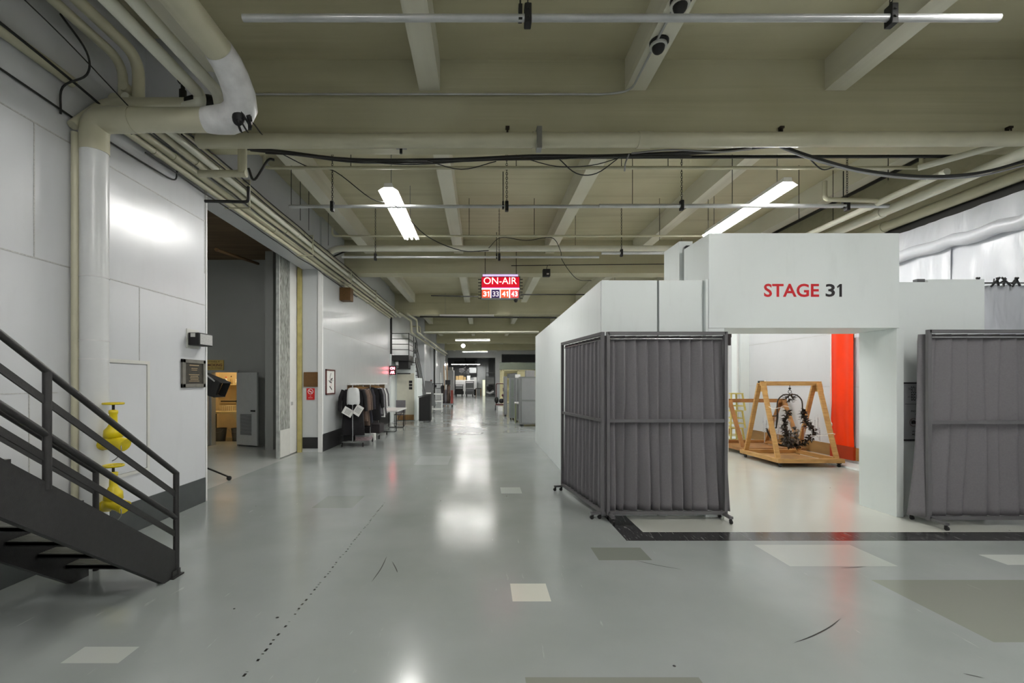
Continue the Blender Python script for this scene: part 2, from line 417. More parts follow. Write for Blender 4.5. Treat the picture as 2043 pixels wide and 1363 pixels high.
# fine panel joints on the left wall (raised cover strips)
def strip(name, *boxes, m='lens'):
    mb = M()
    for b_ in boxes: mb.box(*b_)
    return struct(name, mb, W[m])
n += 1; strip('trim_%d' % n, (XL, XL + .004, -2, 6.44, 2.795, 2.807))
n += 1; strip('trim_%d' % n, (XL, XL + .004, -2, 6.44, 3.99, 4.002))
n += 1; strip('trim_%d' % n, (XL, XL + .004, 3.975, 3.985, 2.807, 3.99))
n += 1; strip('trim_%d' % n, (XL, XL + .004, 5.2, 5.21, 1.95, 2.795))
n += 1; strip('trim_%d' % n, (XL, XL + .004, 3.93, 3.94, .345, 1.6))
n += 1; strip('trim_%d' % n, (XL, XL + .004, 2.2, 4.2, 1.6, 1.608))
n += 1; strip('trim_%d' % n, (XL, XL + .004, 6.425, 6.44, 3.25, 4.45))
# panel joints on far left wall and right wall
n += 1; strip('trim_%d' % n, (-3.9, -3.896, 11.1, 19.1, 3.05, 3.062))
n += 1; strip('trim_%d' % n, (-3.9, -3.896, 11.1, 19.1, 1.62, 1.63))
n += 1; strip('trim_%d' % n, (XR - .004, XR, 6, 20, 2.75, 2.76))
n += 1; strip('trim_%d' % n, (XR - .004, XR, 6, 20, 1.6, 1.61))
# side room beyond the opening
struct('wall_side_room_back', M().box(-12, -7.25, 12.15, 12.3, 0, 5.0).box(-6.57, -4.3, 12.15, 12.3, 0, 5.0).box(-7.25, -6.57, 12.15, 12.3, 1.97, 5.0), W['dimwall'])
struct('wall_side_room_left', M().box(-12.1, -12, 3, 12.3, 0, 5.0), W['dimwall'])
struct('wall_side_room_front', M().box(-12, -4.35, 2.9, 3, 0, 5.0), W['dimwall'])
struct('wall_side_room_right', M().box(-5.45, -5.25, 11.35, 12.15, 0, 5.0), W['dimwall'])
struct('ceiling_side_room', M().box(-12.1, -4.37, 2.9, 12.3, 5.0, 5.15), W['brownroof'])
# closet behind the side room
struct('wall_closet', M().box(-8.2, -8.1, 12.3, 13.9, 0, 2.6).box(-6.2, -6.1, 12.3, 13.9, 0, 2.6).box(-8.2, -6.1, 13.9, 14.0, 0, 2.6), W['warmwall'])
struct('ceiling_closet', M().box(-8.2, -6.1, 12.3, 14.0, 2.6, 2.7), W['warmwall'])
# far pillars on the left, end wall and the room beyond it
for y in (27.9, 35.2, 42.9):
    n += 1; struct('trim_%d' % n, M().box(-3.97, -3.55, y, y + .8, 0, ZS), W['wall'])
struct('wall_end', M().box(-4.4, 1.6, 53, 53.5, 4.6, ZS).box(1.6, 2.35, 53, 53.5, 0, ZS).box(2.35, XR, 53, 53.5, 5.0, ZS), W['wall'])
struct('wall_end_room_back', M().box(-8, 9, 63, 63.3, 0, 6.5), W['greymat'])
struct('wall_end_room_left', M().box(-8.2, -8, 53.5, 63, 0, 6.5), W['greydk'])
struct('wall_end_room_right', M().box(9, 9.2, 53.5, 63, 0, 6.5), W['greydk'])
struct('ceiling_end_room', M().box(-8, 9, 53.5, 63, 6.3, 6.5), W['ink'])
# service room on the right of the far corridor
struct('wall_service', M().box(1.5, XR, 37, 37.2, 0, 2.72), W['creamwall'])
struct('wall_service_header', M().box(1.45, XR, 36.7, 36.99, 2.73, 3.32), W['greygreen'])

# ================================================================ FLUORESCENT FITTINGS
W['tube'] = emi('fluorescent_tube', (1, .985, .955, 1), TUBE)
W['tube_old'] = emi('older_fluorescent_tube', (1, .98, .95, 1), TUBE_DIM)  # same kind of tube, weaker only to balance the brightness
def fitting(loc, along, label, grp=None, L=2.44, rods=True, nt_=3, wdt=.27, lamp='tube', top=None):
    """tubes under a white pan, hung on rods; loc = centre of the tubes"""
    x, y, z = loc
    t = thing('fluorescent_light', label, 'ceiling light', (x, y, z), grp)
    ax = Vector((0, 1, 0)) if along == 'y' else Vector((1, 0, 0)); sd = Vector((1, 0, 0)) if along == 'y' else Vector((0, 1, 0))
    c = Vector(loc); u = Vector((0, 0, 1))
    sec = [sd * (-wdt / 2 - .02) - u * .01, sd * -.07 + u * .05, sd * -.06 + u * .11, sd * .06 + u * .11, sd * .07 + u * .05, sd * (wdt / 2 + .02) - u * .01, sd * .07 + u * .04, sd * -.07 + u * .04]
    M().poly([c - ax * L / 2 + q for q in sec], ax * L).build('housing', W['white'], t)
    for i in range(nt_):
        o = (i - (nt_ - 1) / 2) * (wdt / nt_ * 1.05)
        for h in (0, 1):
            a = c + sd * o - ax * (L / 2 - .02 - h * L / 2); b_ = a + ax * (L / 2 - .04)
            M().cyl(a, b_, .019, 6).build('tube', W[lamp], t)
    if rods:
        for e in (-1, 1):
            p = c + ax * e * (L / 2 - .25) + u * .11
            M().cyl(p, (p.x, p.y, (top or ZS) - .002), .006, 6).build('rod', W['steel'], t)
    return t
fitting((-1.47, 8.3, 4.72), 'y', 'long white fluorescent light over the left aisle, before the red ON-AIR sign')
fitting((4.67, 8.1, 4.72), 'y', 'long white fluorescent light hanging above the STAGE 31 header')
fitting((-1.47, .6, 4.72), 'y', 'long white fluorescent light above the near aisle', lamp='tube_old')  # lamp added above the frame, out of view, as fill
fitting((4.1, 2.1, 4.72), 'y', 'long white fluorescent light above the near right floor')  # lamp added out of frame to brighten the portal header
fitting((1.6, -2.6, 4.72), 'y', 'long white fluorescent light in the middle behind the camera', lamp='tube_old')  # added behind the camera for more frontal light
fitting((-1.47, -4.2, 4.72), 'y', 'long white fluorescent light at the back of the near aisle', lamp='tube_old')  # another added fill, never in view
fitting((5.2, -4.2, 4.72), 'y', 'long white fluorescent light at the back right', lamp='tube_old')  # added fill from behind for the right side
for k, yb in enumerate(BE[2:7]):
    fitting((.6, yb + 1.0, 5.2), 'x', ['fluorescent light tucked up behind the second concrete beam', 'fluorescent light tucked up behind the third concrete beam', 'fluorescent light tucked up behind the fourth concrete beam', 'fluorescent light tucked up behind the fifth concrete beam', 'fluorescent light tucked up behind the sixth concrete beam'][k])  # added fills, each out of view behind its beam, to brighten the corridor
fitting((5.6, 11.9, 4.5), 'y', 'fluorescent light over the stage interior behind the header', L=2.0, lamp='tube_old')  # added out of view to brighten the stage wall
fitting((-8.2, 6.0, 4.86), 'y', 'single-tube fluorescent light in the dim side room', nt_=2, rods=False, L=2.4)  # added out of view to lift the side room wall
fitting((-.67, 20.3, 4.64), 'x', 'long fluorescent light hung crosswise just past the red ON-AIR sign', nt_=2, wdt=.12)
fitting((-.64, 31.8, 4.66), 'x', 'second crosswise fluorescent light down the corridor', nt_=2, wdt=.12)
fitting((-.64, 44, 4.68), 'x', 'farthest crosswise fluorescent light before the end opening', nt_=2, wdt=.12)
fitting((4.67, 16.8, 4.72), 'y', 'fluorescent light hidden behind the white stage partition')
fitting((-2.0, 56.5, 3.95), 'x', 'fluorescent light inside the room beyond the end opening', L=3.6, top=6.3)
t = thing('round_light', 'round white globe light under a far corridor beam', 'ceiling light', (-1.56, 38, 4.78))
M().ball((-1.56, 38, 4.78), .17, n=8, m_=6).build('globe', emi('globe_glow', (1, .97, .9, 1), 14), t)
M().cyl((-1.56, 38, 4.9), (-1.56, 38, ZS), .012, 6).build('stem', W['steel'], t)
# closet lamp
t = thing('closet_lamp', 'warm bulb on the ceiling of the small utility closet', 'ceiling light', (-7.0, 12.9, 2.6))
M().ball((-7.0, 12.9, 2.5), .07, n=6, m_=4).build('bulb', emi('warm_bulb', (1, .82, .54, 1), 230), t)
M().cyl((-7.0, 12.9, 2.56), (-7.0, 12.9, 2.6), .05, 10).build('socket', W['white'], t)

# ================================================================ NEAR STAIRS (foreground left)
SX0, SX1 = -3.48, -2.70
zt = lambda y: .2 + .736 * (3.97 - y)        # top edge of a stringer
def stringer(x):
    Yb, Yt = 3.97, 1.1
    pts = [(x, Yb, zt(Yb)), (x, Yt, zt(Yt)), (x, Yt, zt(Yt) - .318), (x, 3.81, 0), (x, Yb, 0)]
    mb = M().poly(pts, (.022, 0, 0))
    for dz, q in ((0, 0), (-.318, .0)):
        a = (x - .005, Yt, zt(Yt) + dz); b_ = (x - .005, 3.97 if not dz else 3.81, zt(3.97) if not dz else 0.005)
        mb.bar(a, b_, .055, .012)
    return mb
t = thing('steel_staircase', 'black steel staircase with open ribbed treads climbing at the left edge', 'staircase', (-3.09, 3.0, 0))
stringer(SX1).build('stringer', W['blackmetal'], t); stringer(SX0).build('stringer', W['blackmetal'], t)
W['tread'] = mat('worn_steel_tread', C(150, 150, 142), .4, .3, var=.1, scale=10)
for k in range(1, 10):
    z = .18 * k; y = 3.75 - .237 * (k - 1)
    tr = M().box(SX0 + .02, SX1, y, y + .26, z - .025, z).box(SX0 + .02, SX1, y, y + .012, z - .035, z - .001).build('tread', W['blackmetal'], t)
    rb = M()
    rb.box(SX0 + .025, SX1 - .005, y + .004, y + .255, z, z + .002)
    for i in range(12): rb.box(SX0 + .03, SX1 - .01, y + .012 + i * .019, y + .022 + i * .019, z, z + .006)
    rb.build('tread_rib', W['tread'], tr)
M().box(SX1 - .03, SX1 + .05, 3.88, 4.02, 0, .012).box(SX1 + .02, SX1 + .03, 3.9, 4.0, 0, .06).build('foot_plate', W['blackmetal'], t)
def rails(x, ybot, cs, posts, full):
    for i, (c, kind) in enumerate(cs):
        yt = 1.1
        a, b_ = Vector((x, ybot, zt(ybot) + c)), Vector((x, yt, zt(yt) + c))
        if kind == 'r': M().tube([b_, a], .022, 10).build('handrail', W['blackmetal'], t)
        else: M().bar(b_, a, .012, .042).build('mid_rail', W['blackmetal'], t)
    for (y, z0, z1) in posts: M().tube([(x, y, z0), (x, y, z1)], .024, 12).build('post', W['blackmetal'], t)
rails(SX1 + .012, 3.97, [(.70, 'r'), (.51, 'f'), (.305, 'r'), (.16, 'f')], [(3.97, 0, .905), (2.79, zt(2.79) - .03, zt(2.79) + .70), (1.5, zt(1.5) - .03, zt(1.5) + .7)], True)
rails(SX0 - .01, 4.08, [(.775, 'r'), (.585, 'f')], [(4.08, 0, .9), (2.9, zt(2.9) - .03, zt(2.9) + .77)], False)

# ================================================================ CORNER STANDPIPE AND VALVES
PX, PY = -3.795, 4.42
t = thing('standpipe', 'thick off-white insulated pipe rising from the floor, turning across and overhead', 'pipe', (PX, PY, 0))
pts = fillet([(PX, PY, 4.26), (-2.30, PY, 4.26)], .01, 1)
M().tube([(PX, PY, 0), (PX, PY, 3.98)], .115, 24).build('riser', W['pipew'], t)
M().tube(fillet([(PX, PY, 3.95), (PX, PY, 4.27), (-3.4, PY, 4.27)], .13, 6), .12, 24).build('lower_elbow', W['cream'], t)
M().tube([(-3.45, PY, 4.27), (-2.68, PY, 4.27)], .112, 24).build('cross_run', W['cream'], t)
M().tube([(-2.28, 3.94, 4.58), (-2.28, -3, 4.60)], .118, 24).build('overhead_run', W['cream'], t)
el = M().tube([(-2.70, PY, 4.27), (-2.62, PY, 4.27), (-2.48, PY - .005, 4.275), (-2.38, PY - .03, 4.30), (-2.31, PY - .09, 4.35), (-2.28, PY - .18, 4.42), (-2.27, PY - .29, 4.49), (-2.27, PY - .40, 4.545), (-2.28, PY - .52, 4.58)], [.116, .126, .136, .144, .146, .142, .136, .13, .124], 24)
W_el = el.build('elbow_wrap', W['lag'], t); W_el['label'] = 'torn white insulation wrap'
tear = M().ball((-2.30, PY - .155, 4.20), .06, .035, .075, 12, 8)
for i in range(9):
    a = Vector((-2.22 + random.uniform(-.10, .07), PY - .15 + random.uniform(-.02, .0), 4.22 + random.uniform(-.08, .05)))
    b_ = a + Vector((random.uniform(0, .09), -.02, random.uniform(-.16, -.04))); tear.bar(a, b_, .03, .006)
tear.build('torn_flap', W['ink'], t)
for z in (1.92, 2.1, 2.72): M().tube([(PX, PY, z), (PX, PY, z + .012)], .119, 24).build('band', W['lag'], t)
def valve(z, grp):
    t = thing('hose_valve', 'yellow fire hose valve with a round handwheel, %s of the two on the standpipe' % grp, 'valve', (-3.57, 4.36, z))
    M().tube([(-3.72, 4.40, z - .06), (-3.62, 4.38, z - .05)], .055, 14).build('flange', W['yellow'], t)
    M().tube([(-3.64, 4.38, z - .06), (-3.57, 4.36, z), (-3.50, 4.35, z - .035), (-3.45, 4.34, z - .05)], [.05, .078, .058, .048], 16).build('valve_body', W['yellow'], t)
    M().lathe((-3.56, 4.36, z), [(.08, .02), (.075, .09), (.05, .12), (.034, .15), (.032, .24), (.038, .25), (.038, .28), (.02, .285)], 14).build('bonnet', W['yellow'], t)
    M().tube([(-3.47, 4.345, z - .04), (-3.43, 4.34, z - .055)], [.062, .064], 14).build('hose_cap', W['yellow'], t)
    M().cyl((-3.56, 4.36, z + .28), (-3.56, 4.36, z + .34), .012, 8).build('stem', W['ink'], t)
    wmb = M().ring((-3.56, 4.36, z + .345), (0, 0, 1), .078, .012, 20, 6)
    for k in range(5):
        a = 2 * math.pi * k / 5; wmb.bar((-3.56, 4.36, z + .345), (-3.56 + .078 * math.cos(a), 4.36 + .078 * math.sin(a), z + .345), .016, .01)
    wmb.build('handwheel', W['yellow'], t)
    M().tube(curve([(-3.44, 4.30, z - .03), (-3.43, 4.29, z - .11), (-3.47, 4.29, z - .17), (-3.52, 4.3, z - .2)]), .005, 5).build('cap_chain', W['steel'], t)
valve(1.15, 'upper'); valve(.55, 'lower')
tag(M().tube([(-3.905, 4.335, 0), (-3.905, 4.335, 4.1)], .034, 12).build('conduit', W['cream']), 'thin yellowish conduit running up the wall just left of the standpipe', 'conduit')
# access panel in the wall
t = thing('access_panel', 'white flush access panel in the left wall behind the valves', 'panel', (XL, 5.04, .69))
M().box(XL, XL + .012, 4.76, 5.30, .70, 1.90).build('door', W['wall'], t)
M().box(XL, XL + .02, 4.72, 4.755, .66, 1.95).box(XL, XL + .02, 5.305, 5.345, .66, 1.95).box(XL, XL + .02, 4.755, 5.305, 1.91, 1.95).box(XL, XL + .02, 4.755, 5.305, .66, .695).build('frame', W['offwhite'], t)
# emergency wall light
t = thing('wall_light', 'black box wall light with a frosted lens above the bronze plaque', 'wall light', (XL, 6.15, 2.2))
M().box(XL, XL + .012, 6.03, 6.28, 2.16, 2.42).build('back_plate', W['offwhite'], t)
M().box(XL + .012, XL + .16, 6.05, 6.36, 2.20, 2.37).build('housing', W['black'], t, .008)
M().box(XL + .16, XL + .166, 6.07, 6.34, 2.215, 2.355).build('lens', W['lens'], t)
M().box(XL + .05, XL + .11, 6.042, 6.049, 2.31, 2.36).build('sticker', W['offwhite'], t)
# plaque
t = thing('plaque', 'square bronze plaque with worn lettering in a grey stone frame', 'plaque', (XL, 6.17, 1.63))
y0, y1, z0, z1 = 5.92, 6.41, 1.63, 2.01
M().box(XL, XL + .03, y0, y1, z0, z0 + .05).box(XL, XL + .03, y0, y1, z1 - .05, z1).box(XL, XL + .03, y0, y0 + .06, z0, z1).box(XL, XL + .03, y1 - .05, y1, z0, z1).build('frame', W['plaqueframe'], t, .004)
M().box(XL, XL + .018, y0 + .06, y1 - .05, z0 + .05, z1 - .05).build('plate', W['plaque'], t)
mb = M()
for z, q in ((1.925, .20), (1.885, .12), (1.862, .12), (1.80, .22), (1.778, .16), (1.756, .18), (1.734, .16), (1.712, .22)):
    yy = 6.17 - q / 2
    while yy < 6.17 + q / 2:
        l = random.uniform(.008, .025); mb.box(XL + .018, XL + .021, yy, yy + l, z, z + (.014 if z > 1.9 else .009)); yy += l + .006
mb.build('lettering', W['plaqueink'], t)
t = tag(M().box(XL, XL + .01, 2.2, 3.66, 1.86, 1.96).build('wall_patch', W['offwhite']), 'small pale patch panel on the left wall beside the handrail', 'panel')
# ================================================================ OVERHEAD PIPES, RIGHT AND LEFT RUNS
def pipe(pts, r, m, label, cat='pipe', name='pipe', n_=12, fl=0, couplings=()):
    q = fillet(pts, fl, 5) if fl else [Vector(p) for p in pts]
    if not couplings: return tag(M().tube(q, r, n_).build(name, W[m]), label, cat)
    t = thing(name, label, cat, tuple(q[0])); M().tube(q, r, n_).build('run', W[m], t)
    for (a, b_) in couplings: M().cyl(a, b_, r * 1.18, n_).build('coupling', W[m], t)
    return t
# bundle along the left wall under the beams
Yf = 19.0
LP = [(-3.86, 4.42, .035, 'cream', 'thin cream pipe, lowest of the bundle along the left wall'),
      (-3.84, 4.51, .045, 'cream', 'cream pipe second from the bottom of the left wall bundle'),
      (-3.76, 4.60, .055, 'cream', 'thick cream pipe in the middle of the left wall bundle'),
      (-3.64, 4.62, .042, 'creamhot', 'pale pipe outermost of the bundle along the left wall'),
      (-3.66, 4.73, .05, 'cream', 'cream pipe on top of the bundle along the left wall')]
for i, (x, z, r, m_, l) in enumerate(LP):
    cp = [((x, y, z), (x, y + .09, z)) for y in (5.3 + .3 * i, 8.0 + .3 * i, 12.2)]
    pipe([(x, 4.6, z), (x, Yf + .4 * i, z)], r, m_, l, couplings=cp)
for k, (x, z, y0, y1) in enumerate([(-3.88, 4.36, 5.2, 14), (-3.70, 4.50, 5.0, 19), (-3.60, 4.68, 5.4, 19), (-3.56, 4.74, 5.2, 17)]):
    pts = [(x + random.uniform(-.012, .012), y0 + (y1 - y0) * i / 16, z + random.uniform(-.018, .01)) for i in range(17)]
    tag(M().tube(curve(pts, 2), .010, 5).build('cable', W['cable']), ['black cable running under the lowest left wall pipe', 'black cable lying between the left wall pipes', 'black cable clipped beside the outermost left wall pipe', 'black cable on the room side of the left pipe bundle'][k], 'cable')
for k, y in enumerate((6.9, 9.5, 12.3, 15.2)):
    tag(M().box(-3.93, -3.55, y, y + .03, 4.78, 4.80).box(-3.57, -3.55, y, y + .03, 4.40, 4.79).box(-3.93, -3.55, y, y + .03, 4.36, 4.38).build('pipe_bracket', W['cream']), 'cream bracket clamping the left wall pipe bundle, %s from the camera' % ['first', 'second', 'third', 'fourth'][k], 'bracket', 'pipe brackets on the left wall')
# lower drop pipes at left top (bend down beside the concrete column)
pipe([(-3.72, -3, 5.02), (-3.72, 4.68, 5.02), (-3.72, 4.68, 4.3)], .045, 'cream', 'cream pipe bending down beside the concrete column, nearer the left wall', fl=.2)
pipe([(-3.56, -3, 5.07), (-3.56, 4.68, 5.07), (-3.56, 4.68, 4.3)], .055, 'cream', 'cream pipe bending down in front of the concrete column', fl=.2)
pipe([(-2.78, -3, 4.54), (-2.78, 4.45, 4.54), (-2.78, 4.45, 4.44), (-2.95, 4.5, 4.44)], .055, 'creamhot', 'cream overhead pipe, left of the pair beside the thick insulated pipe', fl=.1)
pipe([(-2.60, -3, 4.56), (-2.60, 4.45, 4.56), (-2.60, 4.5, 4.40), (-2.72, 4.7, 4.40)], .055, 'creamhot', 'cream overhead pipe nearest the thick insulated pipe', fl=.1)
pipe([(-3.9, 4.30, 4.15), (-3.86, 4.62, 4.57), (-3.0, 4.62, 4.57)], .045, 'cream', 'short cream cross pipe above the thick insulated pipe', fl=.14)
pipe([(-3.9, -3, 4.56), (-3.9, 4.3, 4.56)], .05, 'cream', 'cream pipe along the top of the near left wall')
tag(M().tube(curve([(-3.84, -1, 4.60), (-3.85, 1.5, 4.56), (-3.83, 3.0, 4.58), (-3.85, 4.3, 4.53), (-3.8, 4.9, 4.40)]), .012, 6).build('cable', W['cable']), 'black cable laid on the pipe at the top of the near left wall', 'cable')
tag(M().tube(curve([(-3.93, -1, 4.28), (-3.93, 3.0, 4.27), (-3.93, 4.6, 4.24), (-3.92, 5.4, 4.25), (-3.9, 5.72, 4.27), (-3.88, 5.75, 4.40)]), .010, 6).build('cable', W['cable']), 'black cable low on the left wall that hooks up to the pipes', 'cable')
tag(M().tube(curve([(-3.6, 1.5, 5.25), (-3.75, 3.0, 4.95), (-3.7, 4.0, 4.75), (-3.5, 4.55, 4.42)]), .006, 5).build('cable', W['cable']), 'thin black wire drooping across the upper left corner', 'cable')
tag(M().tube(curve([(-3.83, 4.1, 5.05), (-3.68, 4.2, 4.78), (-3.72, 4.25, 4.6), (-3.9, 4.2, 4.45), (-3.92, 4.2, 4.2)]), .010, 6).build('cable', W['cable']), 'short black cable looping down at the standpipe corner', 'cable')
n += 1; struct('trim_%d' % n, M().box(-3.95, -3.15, 5.3, 5.64, 4.82, ZS), W['wall'])
t = thing('gate_valve', 'small dark gate valve with a handwheel above the thick cross pipe', 'valve', (-3.0, 4.62, 4.55))
M().tube([(-3.02, 4.62, 4.57), (-2.90, 4.62, 4.57), (-2.78, 4.62, 4.57), (-2.66, 4.62, 4.57)], [.05, .075, .07, .04], 12).build('valve_body', W['iron'], t)
M().cyl((-3.06, 4.62, 4.57), (-3.06, 4.62, 4.77), .02, 8).cyl((-3.06, 4.62, 4.61), (-3.06, 4.62, 4.69), .035, 8).build('stem', W['iron'], t)
M().ring((-3.06, 4.62, 4.78), (0, .3, 1), .045, .009, 14, 5).bar((-3.1, 4.62, 4.78), (-3.02, 4.62, 4.78), .012, .01).build('handwheel', W['iron'], t)
# cross pipe under the first beam
t = thing('cross_pipe', 'thick cream pipe running the full width under the first concrete beam', 'pipe', (-3.6, 5.5, 4.65))
M().tube([(-3.45, 5.5, 4.64), (6.62, 5.5, 4.67)], .085, 16).build('run', W['cream'], t)
for x in (.62, 1.9): M().cyl((x, 5.5, 4.655), (x + .16, 5.5, 4.655), .095, 16).build('coupling', W['cream'], t)
M().box(.66, .72, 5.38, 5.5, 4.50, 4.76).build('strap', W['steel'], t)
for k, x in enumerate((-.3 + .62, 3.72, 6.55)):
    tag(M().box(x - .012, x + .012, 5.61, 5.64, 4.74, 4.88).cb((x, 5.6, 4.86), .05, .05, .025).cyl((x, 5.58, 4.72), (x, 5.58, 4.87), .008, 6).build('pipe_hanger', W['bronze']), ['rusty hanger on the first beam near the middle', 'rusty hanger on the first beam above the right fluorescent light', 'hanger at the right end of the first beam'][k], 'hanger')
# rising stubs and a cross stub at the left of the cable bundle
pipe([(-3.05, 5.75, 4.80), (-3.05, 5.75, 4.36)], .055, 'cream', 'short cream drop pipe below the left end of the cross pipe', n_=14)
pipe([(-3.6, 5.75, 4.36), (-3.0, 5.75, 4.36)], .045, 'cream', 'short cream branch pipe at the left end of the cable bundle')
tag(M().tube(curve([(-3.05, 5.9, 4.5), (-2.98, 5.92, 4.36), (-2.8, 5.9, 4.6), (-2.72, 5.92, 4.62)]), .016, 6).build('cable', W['cable']), 'black hose looping at the left start of the cable bundle', 'cable')
tag(M().tube(fillet([(-3.62, 5.9, 4.07), (-3.05, 5.9, 4.06), (-3.05, 5.9, 4.26)], .05), .02, 6).build('hose', W['cable']), 'black hose elbow below the left pipe bundle', 'hose')
# sprinkler and lighting bars (cross pipes)
def crossbar(y_px, x0, x1, Y, r, m_, label, name='lighting_bar', cat='pipe'):
    a, b_ = P(x0, y_px, Y), P(x1, y_px, Y)
    return tag(M().tube([a, b_], r, 10).build(name, W[m_]), label, cat)
crossbar(36, 485, 1993, 3.6, .029, 'galv', 'bare metal lighting bar hanging nearest the camera')
crossbar(412, 577, 1195, 7.4, .027, 'galv', 'metal lighting bar crossing in front of the left fluorescent light')
crossbar(411, 1195, 1772, 7.38, .033, 'galv', 'metal lighting bar sleeve crossing before the right fluorescent light')
crossbar(513, 682, 1195, 10.4, .027, 'galv', 'third metal lighting bar, left length, under the sprinkler main')
crossbar(505, 1200, 1500, 10.38, .035, 'galv', 'third metal lighting bar, right length, ending behind the header')
def line(pts_px, Y, r, m_, label, name='sprinkler_pipe', cat='pipe', fl=.12, n_=8):
    pts = [P(a, b_, Y) for a, b_ in pts_px]
    return tag(M().tube(fillet(pts, fl) if fl else pts, r, n_).build(name, W[m_]), label, cat)
line([(527, 312), (527, 335), (1838, 335), (1838, 312)], 6.75, .026, 'cream', 'thin cream sprinkler pipe just beyond the first beam')
line([(663, 455), (663, 471), (1400, 471)], 9.9, .024, 'cream', 'thin cream sprinkler pipe in the middle of the second bay')
line([(640, 520), (665, 496), (1420, 496)], 10.9, .075, 'creamhot', 'thick pale sprinkler main crossing the second bay', fl=.25, n_=12)
line([(665, 512), (690, 501), (1400, 501)], 11.1, .02, 'iron', 'dark thin pipe slung under the sprinkler main')
line([(1020, 530), (1430, 526)], 12.7, .012, 'cable', 'black cable along the second beam face', 'cable', 'cable', 0)
line([(1050, 314), (1925, 312)], 5.95, .022, 'iron', 'black iron bar below the right half of the first beam', fl=0)
line([(860, 590), (955, 592)], 15.5, .02, 'cable', 'thin dark cable reaching the left of the ON-AIR sign', 'cable', 'cable', 0)
line([(1040, 588), (1200, 588)], 15.5, .02, 'cable', 'thin dark cable leaving the right of the ON-AIR sign', 'cable', 'cable', 0)
line([(845, 663), (1075, 662)], 24, .04, 'creamhot', 'pale cross pipe far down the corridor before the second crosswise light')
line([(838, 632), (1110, 634)], 17.5, .03, 'iron', 'dark thin cross pipe behind the ON-AIR sign')
# hangers from slab to bars
def rod(px, y_px, Y, label, top=None, r=.006):
    p = P(px, y_px, Y); tag(M().cyl(p, (p.x, p.y, top or ZS), r, 5).build('hanger_rod', W['iron']), label, 'rod', 'thin hanger rods under the ceiling')
for k, (px, yp, Y) in enumerate([(581, 412, 7.6), (599, 440, 8.2), (616, 460, 8.7), (655, 490, 10), (936, 471, 9.9), (1066, 471, 9.9), (1148, 490, 10.9), (1262, 412, 7.4), (1316, 480, 9.9), (1413, 440, 9), (1461, 411, 7.4), (1594, 440, 8.4), (1772, 360, 7), (1662, 440, 8.6), (700, 335, 6.75), (1030, 335, 6.75), (1240, 335, 6.75), (1333, 335, 6.75)]):
    rod(px, yp, Y, 'thin dark rod hanging from the ceiling slab to a pipe')
def chain(px, y0, y1, Y, label, extra=False):
    b_ = P(px, y1, Y); a = Vector((b_.x, b_.y, ZS - .03))
    t = thing('chain_hanger', label, 'chain', tuple(b_)); mb = M(); L = .05; n_ = int((a.z - b_.z) / (L * .75)) or 1
    for i in range(n_):
        z = b_.z + .05 + i * L * .75
        q = [(math.cos(2 * math.pi * k / 8) * L * .28, math.sin(2 * math.pi * k / 8) * L * .5) for k in range(8)]
        pts = [Vector((a.x + (u if i % 2 else 0), a.y + (0 if i % 2 else u), z + v_)) for u, v_ in q]; pts.append(pts[0])
        mb.tube(pts, .004, 4, True)
    mb.build('chain', W['iron'], t)
    M().cb((b_.x, b_.y, b_.z), .055, .075, .16).cyl((b_.x, b_.y - .05, b_.z + .03), (b_.x, b_.y + .05, b_.z + .03), .012, 6).cyl((b_.x, b_.y - .05, b_.z - .03), (b_.x, b_.y + .05, b_.z - .03), .012, 6).build('clamp', W['black'], t, .008)
    if extra:
        c = b_ + Vector((-.06, 0, .02)); M().cyl(c, c + Vector((0, 0, .55)), .008, 6).cb(c, .03, .05, .12).build('turnbuckle', W['black'], t)
chain(1053, -60, 32, 3.6, 'black chain and pipe clamp on the nearest lighting bar, at its middle', True)
chain(1778, -60, 32, 3.6, 'black chain and pipe clamp near the right end of the nearest lighting bar')
chain(663, 250, 412, 7.4, 'black chain and clamp on the lighting bar left of the fluorescent light')
chain(1011, 250, 412, 7.4, 'black chain and clamp with a turnbuckle at the middle of the second bar', True)
chain(1360, 250, 410, 7.38, 'black chain and clamp left of the right fluorescent light')
chain(1690, 250, 411, 7.38, 'black chain and clamp above the STAGE 31 header', True)
chain(749, 420, 513, 10.4, 'small far chain and clamp at the left of the third lighting bar')
chain(996, 420, 513, 10.4, 'small far chain and clamp above the ON-AIR sign', True)
chain(1240, 420, 505, 10.38, 'small far chain and clamp at the right of the third lighting bar')
# cable bundle under beam 1
def cab(pp, Y, r, m_, label):
    tag(M().tube(curve([P(a, b_, Y + random.uniform(-.04, .04)) for a, b_ in pp], 5), r, 6).build('cable', W[m_]), label, 'cable')
cab([(480, 296), (560, 302), (700, 318), (900, 318), (1060, 311), (1200, 311), (1320, 306), (1450, 300), (1556, 290)], 5.85, .018, 'cable', 'thick black cable of the bundle strung below the first beam')
cab([(500, 300), (600, 310), (720, 324), (900, 322), (1050, 316), (1180, 314), (1400, 306), (1556, 291)], 5.9, .014, 'cable', 'black cable lying beneath the thick one in the first bundle')
cab([(530, 306), (640, 312), (800, 328), (960, 320), (1090, 318), (1230, 312), (1380, 312)], 5.8, .009, 'cable', 'thin black cable sagging slightly from the first bundle')
cab([(1556, 290), (1610, 310), (1700, 336), (1800, 350), (1880, 352), (1960, 344), (2043, 322), (2100, 308)], 5.8, .020, 'cable', 'thick black cable dipping down toward the upper right corner')
cab([(1556, 294), (1620, 318), (1710, 342), (1800, 355), (1880, 356), (1960, 350), (2043, 330), (2100, 315)], 5.78, .013, 'cablegrey', 'grey cable dipping along the black one at upper right')
cab([(1260, 306), (1340, 299), (1440, 303), (1500, 296)], 5.84, .011, 'cablegrey', 'short grey cable arched above the black bundle')
